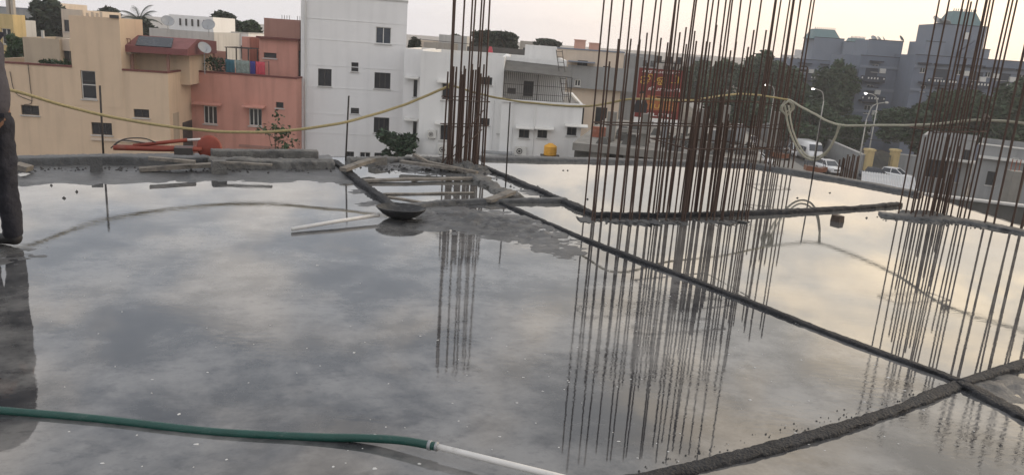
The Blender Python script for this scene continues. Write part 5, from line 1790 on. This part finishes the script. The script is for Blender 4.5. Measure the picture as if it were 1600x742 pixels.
def car(label, px, py, yaw, material='car_white', L=4.0, Wd=1.68, H=1.5, kind='car', boot=True, group='vehicles in the street'):
    p = P_(px, py)
    o = empty('parked_car' if kind == 'car' else 'minibus', p, yaw, label, 'car' if kind == 'car' else 'minibus', group)
    w = Wd / 2
    m = MB()
    if kind == 'car':
        st_ = [(-L / 2, 0.45, 0.78, 0.86), (-L / 2 + 0.12, 0.28, 0.92, 0.96), (-L * 0.2, 0.24, 0.95, 1.0), (L * 0.18, 0.24, 0.93, 1.0), (L * 0.38, 0.24, 0.84, 0.97), (L / 2 - 0.08, 0.30, 0.72, 0.90), (L / 2, 0.42, 0.62, 0.78)]
        secs = []
        for x, z0, z1_, ww in st_:
            secs.append([(x, -w * ww * 0.93, z0), (x, w * ww * 0.93, z0), (x, w * ww, (z0 + z1_) * 0.5), (x, w * ww * 0.95, z1_), (x, -w * ww * 0.95, z1_), (x, -w * ww, (z0 + z1_) * 0.5)])
        loft(m, secs)
        m.build('body', M[material], o, True)
        m = MB()
        xb, xt0, xt1, xf = -L * (0.44 if not boot else 0.33), -L * 0.26, L * 0.06, L * 0.25
        m.frustum((xb, xf, -w * 0.9, w * 0.9), (xt0, xt1, -w * 0.72, w * 0.72), 0.90, H - 0.05)
        cab = m.build('cabin_glass', M['glass_blue'], o)
        m = MB()
        m.frustum((xt0 - 0.04, xt1 + 0.05, -w * 0.75, w * 0.75), (xt0 + 0.1, xt1 - 0.1, -w * 0.66, w * 0.66), H - 0.06, H)
        m.build('roof_panel', M[material], o)
        for s in (-1, 1):
            for (x0_, x1_) in ((xb, xt0), (xf, xt1), (-L * 0.06, -L * 0.06)):
                m = MB()
                m.tube([(x0_, s * w * 0.905, 0.90), (x1_, s * w * 0.735, H - 0.05)], 0.045, 5)
                m.build('pillar', M[material], o)
        wheels(o, (-L * 0.31, L * 0.31), w, 0.30)
        zl = 0.66
    else:
        st_ = [(-L / 2, 0.5, 2.35, 0.9), (-L / 2 + 0.15, 0.35, 2.55, 0.98), (L * 0.20, 0.35, 2.55, 1.0), (L * 0.30, 0.35, 2.40, 0.98), (L * 0.39, 0.35, 1.55, 0.98), (L * 0.47, 0.35, 1.18, 0.95), (L / 2, 0.45, 0.95, 0.88)]
        secs = []
        for x, z0, z1_, ww in st_:
            secs.append([(x, -w * ww, z0), (x, w * ww, z0), (x, w * ww, z0 + (z1_ - z0) * 0.6), (x, w * ww * 0.86, z1_), (x, -w * ww * 0.86, z1_), (x, -w * ww, z0 + (z1_ - z0) * 0.6)])
        loft(m, secs)
        m.build('body', M[material], o, True)
        m = MB()
        for s in (-1, 1):
            for k in range(4):
                x = -L * 0.42 + k * L * 0.17
                m.box(x, x + L * 0.145, s * w * 1.0 - 0.02, s * w * 1.0 + 0.02, 1.25, 1.85)
        m.build('side_window', M['glass_blue'], o)
        m = MB()
        m.quad((L * 0.315, -w * 0.84, 2.30), (L * 0.315, w * 0.84, 2.30), (L * 0.405, w * 0.93, 1.50), (L * 0.405, -w * 0.93, 1.50))
        m.build('windscreen', M['glass_blue'], o)
        wheels(o, (-L * 0.30, L * 0.33), w, 0.34)
        zl = 0.82
    for s in (-1, 1):
        m = MB()
        m.box(L / 2 - 0.16, L / 2 - 0.015, s * w * 0.62 - 0.16, s * w * 0.62 + 0.16, zl - 0.07, zl + 0.08)
        m.build('headlight', M['frame_white'], o)
    m = MB()
    m.box(L / 2 - 0.1, L / 2 + 0.012, -w * 0.42, w * 0.42, zl - 0.22, zl - 0.02)
    m.build('grille', M['frame_dark'], o)
    m = MB()
    m.box(L / 2 - 0.12, L / 2 + 0.06, -w * 0.85, w * 0.85, 0.28, 0.46)
    m.build('bumper', M['car_dark'] if kind != 'car' else M[material], o)
    return o
car('white minibus parked behind the rope loop', 1262, 250, hd + 0.15, L=5.6, Wd=2.0, kind='minibus')
car('white car with dark windscreen in front of the minibus', 1293, 269, hd + 0.25, L=4.0)
car('white jeep-like car behind the minibus', 1243, 244, hd + 0.1, L=3.8, H=1.75, boot=False)
car('white car beside the yellow gate', 1396, 282, hd + 0.9, L=4.3)
car('white car half hidden by the far corner bars', 1183, 257, hd + 1.2, L=4.0)
car('dark car standing beside the gate pillar', 1368, 282, hd + 1.3, 'car_dark', L=3.8)
car('white hatchback behind the middle of the rebar wall', 1150, 244, hd + 0.4, L=3.7, boot=False)
car('grey-white car furthest back behind the rebar wall', 1172, 228, hd + 0.1, L=4.0)
car('dark car behind the right end of the rebar wall', 1128, 240, hd + 1.4, 'car_dark', L=4.0)
# motor rickshaw
def rickshaw(label, px, py, yaw, material):
    p = P_(px, py)
    o = empty('motor_rickshaw', p, yaw, label, 'rickshaw', 'motor rickshaws')
    m = MB()
    loft(m, [[(x, -w, z0), (x, w, z0), (x, w, z1_), (x, -w, z1_)] for x, w, z0, z1_ in ((-1.3, 0.6, 0.4, 0.95), (-0.4, 0.65, 0.3, 0.9), (0.5, 0.6, 0.3, 0.75), (1.0, 0.35, 0.35, 0.95), (1.25, 0.15, 0.45, 0.9))])
    m.build('body', M[material], o)
    m = MB()
    loft(m, [[(x, -w, z0), (x, w, z0), (x, w * 0.9, z1_), (x, -w * 0.9, z1_)] for x, w, z0, z1_ in ((-1.3, 0.6, 1.35, 1.6), (-0.6, 0.64, 1.5, 1.75), (0.5, 0.6, 1.5, 1.72), (0.8, 0.5, 1.45, 1.55))])
    m.build('hood', M['car_dark'], o)
    m = MB()
    for s in (-1, 1):
        m.tube([(-1.25, s * 0.58, 0.9), (-1.25, s * 0.58, 1.4)], 0.04, 5)
        m.tube([(0.95, s * 0.34, 0.9), (0.7, s * 0.48, 1.5)], 0.03, 5)
    m.build('hood_post', M['car_dark'], o)
    for (x, y) in ((-0.8, -0.55), (-0.8, 0.55), (1.05, 0)):
        m = MB()
        m.lathe([(0.001, -0.06), (0.22, -0.06), (0.22, 0.06), (0.001, 0.06)], 14)
        w = m.build('wheel', M['tyre'], o, loc=(x, y, 0.22))
        w.rotation_euler.x = R(90)
rickshaw('orange motor rickshaw standing by the bars at the far corner', 1219, 250, hd + 0.7, 'car_orange')
rickshaw('orange motor rickshaw right under the rope loop', 1274, 272, hd + 1.6, 'car_orange')
rickshaw('dark motor rickshaw left of the orange one', 1206, 247, hd + 0.3, 'car_dark')

def lamp(label, base_px, top_px, head_px, D, lit):
    b = G(base_px[0], base_px[1], GROUND)
    b = AT(base_px[0], base_px[1], D)
    b.z = GROUND
    t = AT(top_px[0], top_px[1], D)
    hcur = AT(head_px[0], head_px[1], D)
    o = empty('street_lamp', (t.x, b.y, GROUND), 0, label, 'street lamp', 'street lamps')
    off = Vector((t.x, b.y, GROUND))
    m = MB()
    m.tube([(0, 0, 0), (0, 0, (t.z - GROUND))], [0.11, 0.06], 8)
    m.build('pole', M['lamp_pole'], o, True)
    tt, hh = t - off, hcur - off
    m = MB()
    m.tube(bez([tt, tt + Vector(((hh.x - tt.x) * 0.25, 0, (hh.z - tt.z) * 0.75)), hh], 6), 0.05, 6)
    m.build('arm', M['lamp_pole'], o, True)
    m = MB()
    sx = 1 if hh.x > tt.x else -1
    m.frustum((hh.x - 0.15, hh.x + 0.15, hh.y - 0.3, hh.y + 0.1), (hh.x - 0.1, hh.x + 0.1, hh.y - 0.2, hh.y + 0.05), hh.z - 0.06, hh.z + 0.08)
    hd_ = m.build('lamp_head', M['lamp_pole'], o)
    m = MB()
    m.lathe([(0.001, -0.10), (0.13, -0.06), (0.17, 0.0), (0.13, 0.02)], 12, (hh.x, hh.y - 0.12, hh.z - 0.08))
    m.build('bulb', M['lamp_lit'] if lit else M['frame_white'], hd_)
lamp('lit street lamp with arm pointing left near the yellow gate', (1358, 268), (1371, 164), (1352, 145), 97, True)
lamp('unlit street lamp with arm pointing right near the yellow gate', (1342, 279), (1354, 186), (1385, 160), 88, False)
lamp('lit street lamp above the minibus', (1270, 256), (1287, 158), (1270, 138), 101, True)
lamp('lit street lamp behind the far corner rebars', (1200, 245), (1210, 146), (1196, 132), 108, True)

# compound wall, gate
gp = []
for i, px in enumerate((1352, 1392)):
    p = P_(px, 274, GROUND)
    o = empty('gate_pillar', p, 0.2, ['left', 'right'][i] + ' yellow gate pillar of the compound wall', 'gate pillar', 'gate pillars')
    m = MB()
    m.box(-0.42, 0.42, -0.42, 0.42, 0, 3.0)
    m.build('shaft', M['yellow_pillar'], o)
    m = MB()
    m.frustum((-0.54, 0.54, -0.54, 0.54), (-0.48, 0.48, -0.48, 0.48), 3.003, 3.25)
    m.build('cap', M['yellow_pillar'], o)
    gp.append(p)
def leaf_gate(a, b, z0, z1_, label):
    o = empty('metal_gate', a, math.atan2((b - a).y, (b - a).x), label, 'gate')
    L = (b - a).length
    m = MB()
    for k in range(15):
        x = 0.62 + (L - 1.24) * k / 14
        m.box(x - 0.03, x + 0.03, -0.03, 0.03, z0, z1_ + 0.3 * math.sin(math.pi * k / 14))
    m.build('gate_bar', M['green_gate'], o)
    for z in (z0 + 0.15, z1_ - 0.2):
        m = MB()
        m.box(0.56, L - 0.56, -0.045, 0.045, z, z + 0.08)
        m.build('gate_rail', M['green_gate'], o)
leaf_gate(gp[0], gp[1], 0.1, 2.5, 'dark barred gate between the yellow pillars')
def wall_line(a, b, h, material, label):
    d = b - a
    o = empty('compound_wall', a, math.atan2(d.y, d.x), label, 'wall')
    L = d.length
    m = MB()
    m.box(0, L, -0.12, 0.12, 0, h)
    m.build('wall_body', M[material], o)
    m = MB()
    m.box(0, L, -0.18, 0.18, h + 0.003, h + 0.12)
    m.build('coping', M['offwhite'], o)
ga = gp[0] + Vector((-0.6, 0, 0))
wall_line(gp[0] + sd * 60 - Vector((0.6, 0, 0)), ga, 2.4, 'grey_wall', 'long grey compound wall along the street left of the gate')
wall_line(gp[1] + Vector((0.6, 0, 0)), gp[1] + Vector((16, -3, 0)), 2.6, 'grey_wall', 'grey compound wall right of the gate')

# low white buildings on the right
F = Facade('low_white_house', 'low white building with a dark shutter behind the right rebars', 'house', 1441, 212, 74, R(-31))
W = F.rect
x1 = F.loc(1528, 214)[0]
hs = [W(1447, 250, 1479, 278), W(1503, 234, 1516, 251), W(1490, 262, 1500, 285)]
F.wall(0, x1, 0, 8, GROUND, F.z, 'low_wall', hs, coping='grey_wall')
F.window(hs[0], mull=2, frame='frame_dark')
F.window(hs[1], mull=1, frame='frame_dark')
F.window(hs[2], mull=0, frame='slate_light', pane='slate_light')
F.box(F.loc(1478, 247)[0], F.loc(1526, 251)[0], -0.9, -0.003, F.loc(1500, 252)[1], F.loc(1500, 249)[1], 'awning', 'frame_white')
F = Facade('low_grey_house', 'low pale grey building at the right edge behind the rebars', 'house', 1530, 226, 62, R(-31))
W = F.rect
x1 = F.loc(1660, 235)[0]
hs = [W(1541, 268, 1556, 290), W(1576, 231, 1583, 247), W(1586, 231, 1593, 247)]
F.wall(0, x1, 0, 8, GROUND, F.z, 'grey_wall', hs, coping='frame_white')
for h in hs:
    F.window(h, mull=0, frame='frame_dark')
F.box(0.1, x1, -0.4, -0.003, F.loc(1570, 251)[1], F.loc(1570, 247)[1], 'ledge', 'frame_white')
# corrugated lean-to roof
a, b = G(1346, 284, -8.2), G(1432, 302, -8.6)
o = empty('corrugated_shed', (a.x, a.y, GROUND), math.atan2((b - a).y, (b - a).x), 'corrugated white sheet shed below the slab edge at right', 'shed')
L = (Vector((b.x, b.y, 0)) - Vector((a.x, a.y, 0))).length
m = MB()
n = 40
vs, fs = [], []
for i in range(n + 1):
    x = L * i / n
    zc = 0.05 * math.cos(i * math.pi)
    vs += [(x, 0, -8.4 - GROUND + zc), (x, 5.0, -7.9 - GROUND + zc), (x, 0, -8.45 - GROUND + zc), (x, 5.0, -7.95 - GROUND + zc)]
for i in range(n):
    q, r_ = i * 4, i * 4 + 4
    fs += [(q, r_, r_ + 1, q + 1), (q + 2, q + 3, r_ + 3, r_ + 2), (q, q + 2, r_ + 2, r_), (q + 1, r_ + 1, r_ + 3, q + 3)]
m.v, m.f = vs, fs
m.build('roof_sheet', M['metal_sheet'], o)
m = MB()
m.box(0.1, L - 0.1, 0.1, 4.9, 0, -8.55 - GROUND)
m.build('shed_wall', M['dark_concrete'], o)
# neighbouring boundary wall and roof close to the right edge
F = Facade('boundary_wall', 'dark brown boundary wall below the right rebars', 'wall', 1400, 300, 30, R(-20))
zb_ = F.z
F.box(0.5, 14, 0, 0.25, GROUND, F.loc(1550, 318)[1], 'wall_body', 'dark_concrete')
F.box(0.5, 14, -0.06, 0.31, F.loc(1550, 318)[1] + 0.003, F.loc(1550, 318)[1] + 0.08, 'coping', 'offwhite')
F = Facade('concrete_post', 'stub of a concrete column at the right edge beyond the slab', 'column', 1584, 268, 34, 0)
F.box(0, 0.55, 0, 0.5, GROUND, F.z, 'shaft', 'concrete')
for k in range(4):
    x = 0.08 + 0.37 * (k % 2)
    y = 0.08 + 0.3 * (k // 2)
    F.box(x, x + 0.03, y, y + 0.03, F.z + 0.002, F.z + 0.5, 'starter_bar', 'brick')

# red machine lying at the slab edge
c = G(270, 246)
mc = empty('trowel_machine', (c.x, c.y, 0), 0.35, 'red hand-guided machine with round guard lying beyond the left kerb', 'machine')
m = MB()
m.tube([(-0.62, 0, 0.10), (-0.1, 0.02, 0.09), (0.32, 0.0, 0.10)], 0.028, 8)
m.tube([(-0.62, 0.16, 0.09), (0.3, 0.16, 0.09)], 0.024, 8)
m.build('frame', M['machine_red'], mc, True)
m = MB()
m.tube([(-0.42, 0.05, 0.12), (0.16, 0.05, 0.20)], 0.022, 8)
m.build('handle', M['machine_red'], mc, True)
m = MB()
m.tube([(0.16, 0.05, 0.20), (0.36, 0.05, 0.215)], 0.015, 8)
m.build('grip', M['pvc'], mc, True)
m = MB()
m.tube(bez([(-0.62, 0.02, 0.12), (-0.5, 0.02, 0.20), (-0.3, 0.03, 0.21), (-0.15, 0.04, 0.15)], 6), 0.008, 6)
m.tube(bez([(-0.66, 0.1, 0.08), (-0.55, 0.1, 0.17), (-0.35, 0.06, 0.16), (-0.2, 0.04, 0.14)], 6), 0.008, 6)
m.build('cable', M['frame_dark'], mc, True)
m = MB()
m.lathe([(0.001, -0.04), (0.115, -0.04), (0.14, -0.025), (0.14, 0.025), (0.115, 0.04), (0.001, 0.04)], 26)
g_ = m.build('round_guard', M['machine_red'], mc, True, loc=(0.40, 0.05, 0.12))
g_.rotation_euler.x = R(80)
m = MB()
m.box(0.02, 0.22, -0.06, 0.14, 0.0, 0.12)
m.build('motor', M['frame_dark'], mc)

# ================================================================== WORKER at the left edge
B = G(11, 391)
wk = empty('person', (B.x, B.y, 0), 0, 'person in dark grey shirt and dark trousers bending forward at the left edge', 'person')
def skin_mesh(name, verts, edges, radii, material, parent, sub=2, rootv=0):
    me = bpy.data.meshes.new(name)
    me.from_pydata([tuple(v) for v in verts], edges, [])
    o = bpy.data.objects.new(name, me)
    col.objects.link(o)
    o.parent = parent
    me.materials.append(M[material])
    sk = o.modifiers.new('skin', 'SKIN')
    sk.use_smooth_shade = True
    for i, r in enumerate(radii):
        rr = r if isinstance(r, tuple) else (r, r)
        me.skin_vertices[0].data[i].radius = rr
        me.skin_vertices[0].data[i].use_root = (i == rootv)
    ss = o.modifiers.new('smooth', 'SUBSURF')
    ss.levels = ss.render_levels = sub
    if material in ('trouser', 'shirt'):
        tx = bpy.data.textures.new('cloth_folds', 'CLOUDS')
        tx.noise_scale = 0.09
        dp = o.modifiers.new('folds', 'DISPLACE')
        dp.texture = tx
        dp.strength = 0.035
        dp.mid_level = 0.5
    return o
J = dict(pel=(-0.045, 0, 0.93), sp=(-0.055, 0, 1.10), ch=(-0.07, 0, 1.28), nb=(-0.13, 0, 1.42), nk=(-0.22, 0, 1.47), hd=(-0.33, 0, 1.53), ht=(-0.38, 0, 1.62),
         hipR=(-0.03, -0.09, 0.88), knR=(-0.055, -0.10, 0.48), anR=(-0.055, -0.11, 0.08), toR=(-0.20, -0.12, 0.035), heR=(-0.03, -0.11, 0.045),
         hipL=(-0.03, 0.09, 0.88), knL=(-0.03, 0.09, 0.48), anL=(-0.01, 0.10, 0.08), toL=(-0.15, 0.13, 0.035), heL=(0.015, 0.10, 0.045),
         shR=(-0.13, -0.18, 1.37), elR=(-0.28, -0.25, 1.09), wrR=(-0.47, -0.20, 0.98), haR=(-0.54, -0.18, 0.96),
         shL=(-0.13, 0.18, 1.37), elL=(-0.26, 0.25, 1.08), wrL=(-0.44, 0.20, 0.95), haL=(-0.51, 0.18, 0.93))
rad = dict(pel=.12, sp=.11, ch=(.13, .11), nb=.075, nk=.05, hd=.085, ht=.07, hipR=.085, knR=.055, anR=.034, toR=.018, heR=.018, hipL=.085, knL=.055, anL=.034, toL=.018, heL=.018,
           shR=.058, elR=.038, wrR=.026, haR=.03, shL=.058, elL=.038, wrL=.026, haL=.03)
names = list(J)
ed = [('pel', 'sp'), ('sp', 'ch'), ('ch', 'nb'), ('nb', 'nk'), ('nk', 'hd'), ('hd', 'ht')]
for s in 'RL':
    ed += [('pel', 'hip' + s), ('hip' + s, 'kn' + s), ('kn' + s, 'an' + s), ('an' + s, 'to' + s), ('an' + s, 'he' + s), ('nb', 'sh' + s), ('sh' + s, 'el' + s), ('el' + s, 'wr' + s), ('wr' + s, 'ha' + s)]
V_ = [Vector(J[k]) for k in names]
Rr = [rad[k] for k in names]
E_ = [(names.index(a), names.index(b)) for a, b in ed]
for s, sg in (('R', -1), ('L', 1)):
    h0 = names.index('ha' + s)
    base = V_[h0]
    for k in range(5):
        if k == 4:
            o1, o2 = Vector((-0.01, -sg * 0.045, 0.005)), Vector((-0.035, -sg * 0.062, -0.012))
        else:
            l = (0.04, 0.046, 0.043, 0.033)[k]
            o1, o2 = Vector((-l, sg * (k - 1.2) * 0.021, -0.008)), Vector((-l * 1.8, sg * (k - 1.2) * 0.023, -0.04))
        i = len(V_)
        V_ += [base + o1, base + o2]
        Rr += [0.0095, 0.008]
        E_ += [(h0, i), (i, i + 1)]
skin_mesh('body', V_, E_, Rr, 'skin', wk, 2)
def sub_mesh(name, keys, edges, rads, material, sub=2):
    return skin_mesh(name, [Vector(J[k]) if isinstance(k, str) else Vector(k) for k in keys], edges, rads, material, wk, sub)
# trousers
sub_mesh('trousers', ['pel', 'hipR', 'knR', (-0.055, -0.11, 0.045), 'hipL', 'knL', (-0.01, 0.10, 0.045), (-0.05, 0, 1.00), (-0.05, -0.105, 0.26), (-0.018, 0.095, 0.26), (-0.045, -0.095, 0.68), (-0.03, 0.09, 0.68)],
         [(0, 1), (1, 10), (10, 2), (2, 8), (8, 3), (0, 4), (4, 11), (11, 5), (5, 9), (9, 6), (0, 7)], [.135, .10, .074, .066, .10, .074, .066, (.14, .12), .070, .070, .088, .088], 'trouser', 3)
sub_mesh('shirt', [(-0.05, 0, 0.82), 'sp', 'ch', 'nb', 'shR', 'elR', (-0.33, -0.235, 1.06), 'shL', 'elL', (-0.31, 0.235, 1.045)],
         [(0, 1), (1, 2), (2, 3), (3, 4), (4, 5), (5, 6), (3, 7), (7, 8), (8, 9)], [(.175, .165), (.150, .150), (.155, .150), .10, .082, .064, .060, .082, .064, .060], 'shirt', 3)
for s in 'RL':
    a, b, c = J['he' + s], J['an' + s], J['to' + s]
    sub_mesh('shoe', [(a[0] + 0.022, a[1], 0.045), (b[0] - 0.01, b[1], 0.065), (c[0] + 0.05, c[1], 0.042), (c[0] - 0.05, c[1], 0.036)], [(0, 1), (1, 2), (2, 3)], [(.05, .045), (.055, .052), (.052, .042), (.046, .036)], 'shoe')
m = MB()
prof = []
for i in range(9):
    th = math.pi * 0.62 * i / 8
    prof.append((max(0.001, 0.108 * math.sin(th)), 0.118 * math.cos(th)))
m.lathe(prof[::-1], 20)
hr = m.build('hair', M['hair'], wk, True, loc=(-0.345, 0, 1.575))
hr.rotation_euler.y = R(-18)
m = MB()
m.lathe([(0.001, 0.028), (0.008, 0.012), (0.014, -0.008), (0.001, -0.016)], 8, (-0.437, 0, 1.535))
for s in (-1, 1):
    m.lathe([(0.001, 0.03), (0.014, 0.015), (0.016, -0.01), (0.001, -0.03)], 8, (-0.335, s * 0.088, 1.545))
m.build('nose_and_ears', M['skin'], wk, True)
m = MB()
for s in (-1, 1):
    m.lathe([(0.001, 0.009), (0.011, 0.0), (0.001, -0.009)], 8, (-0.418, s * 0.034, 1.565))
m.build('eye', M['sign_black'], wk, True)
m = MB()
m.box(-0.422, -0.405, -0.026, 0.026, 1.483, 1.492)
m.build('mouth', M['maroon'], wk)
m = MB()
m.box(0.075, 0.10, -0.05, 0.02, 0.90, 0.925)
m.build('belt_pouch', M['trouser'], wk)

# loose cables on the cream house and over the roofs
def cable(pts, r, label):
    P = bez(pts, 6)
    m = MB()
    m.tube([p - P[0] for p in P], r, 5)
    return tag(m.build('cable', M['frame_dark'], loc=P[0]), label, 'cable', 'cables over the roofs')
cable([CREAM.pt(CREAM.loc(45, 108)[0], -0.04, CREAM.z), CREAM.pt(CREAM.loc(48, 135)[0], -0.05, CREAM.loc(48, 135)[1]), CREAM.pt(CREAM.loc(50, 160)[0], -0.04, CREAM.loc(50, 160)[1]), CREAM.pt(CREAM.loc(38, 164)[0], -0.04, CREAM.loc(38, 164)[1])], 0.018, 'loose black cable drooping down the cream wall')
cable([CREAM.pt(CREAM.loc(16, 112)[0], -0.04, CREAM.loc(16, 112)[1]), CREAM.pt(CREAM.loc(25, 145)[0], -0.05, CREAM.loc(25, 145)[1]), CREAM.pt(CREAM.loc(50, 158)[0], -0.04, CREAM.loc(50, 158)[1])], 0.018, 'second cable looping across the cream wall by the worker')
cable([AT(640, 60, 60), AT(760, 72, 58), AT(868, 84, 58)], 0.02, 'thin overhead cable above the white terrace house')
cable([AT(1240, 210, 96), AT(1420, 222, 90), AT(1640, 226, 84)], 0.03, 'thin overhead cable across the street trees')

# ================================================================== AIR
HAZE = True
if HAZE:
    m = MB()
    m.box(-700, 700, -60, 900, GROUND - 1.0, 22)
    hz = m.build('haze', None) if False else bpy.data.objects.new('haze', m.mesh('haze', M['far_pale']))
    col.objects.link(hz)
    hm_ = bpy.data.materials.new('haze_air')
    hm_.use_nodes = True
    t = hm_.node_tree
    for n in list(t.nodes):
        if n.type == 'BSDF_PRINCIPLED':
            t.nodes.remove(n)
    pv = t.nodes.new('ShaderNodeVolumePrincipled')
    pv.inputs['Color'].default_value = (0.93, 0.93, 0.95, 1)
    pv.inputs['Density'].default_value = 0.0006
    pv.inputs['Anisotropy'].default_value = 0.2
    t.links.new(pv.outputs[0], t.nodes['Material Output'].inputs['Volume'])
    hz.data.materials.clear()
    hz.data.materials.append(hm_)
    hz['kind'] = 'stuff'
    hz['label'] = 'pale evening haze filling the air'
    hz['category'] = 'haze'
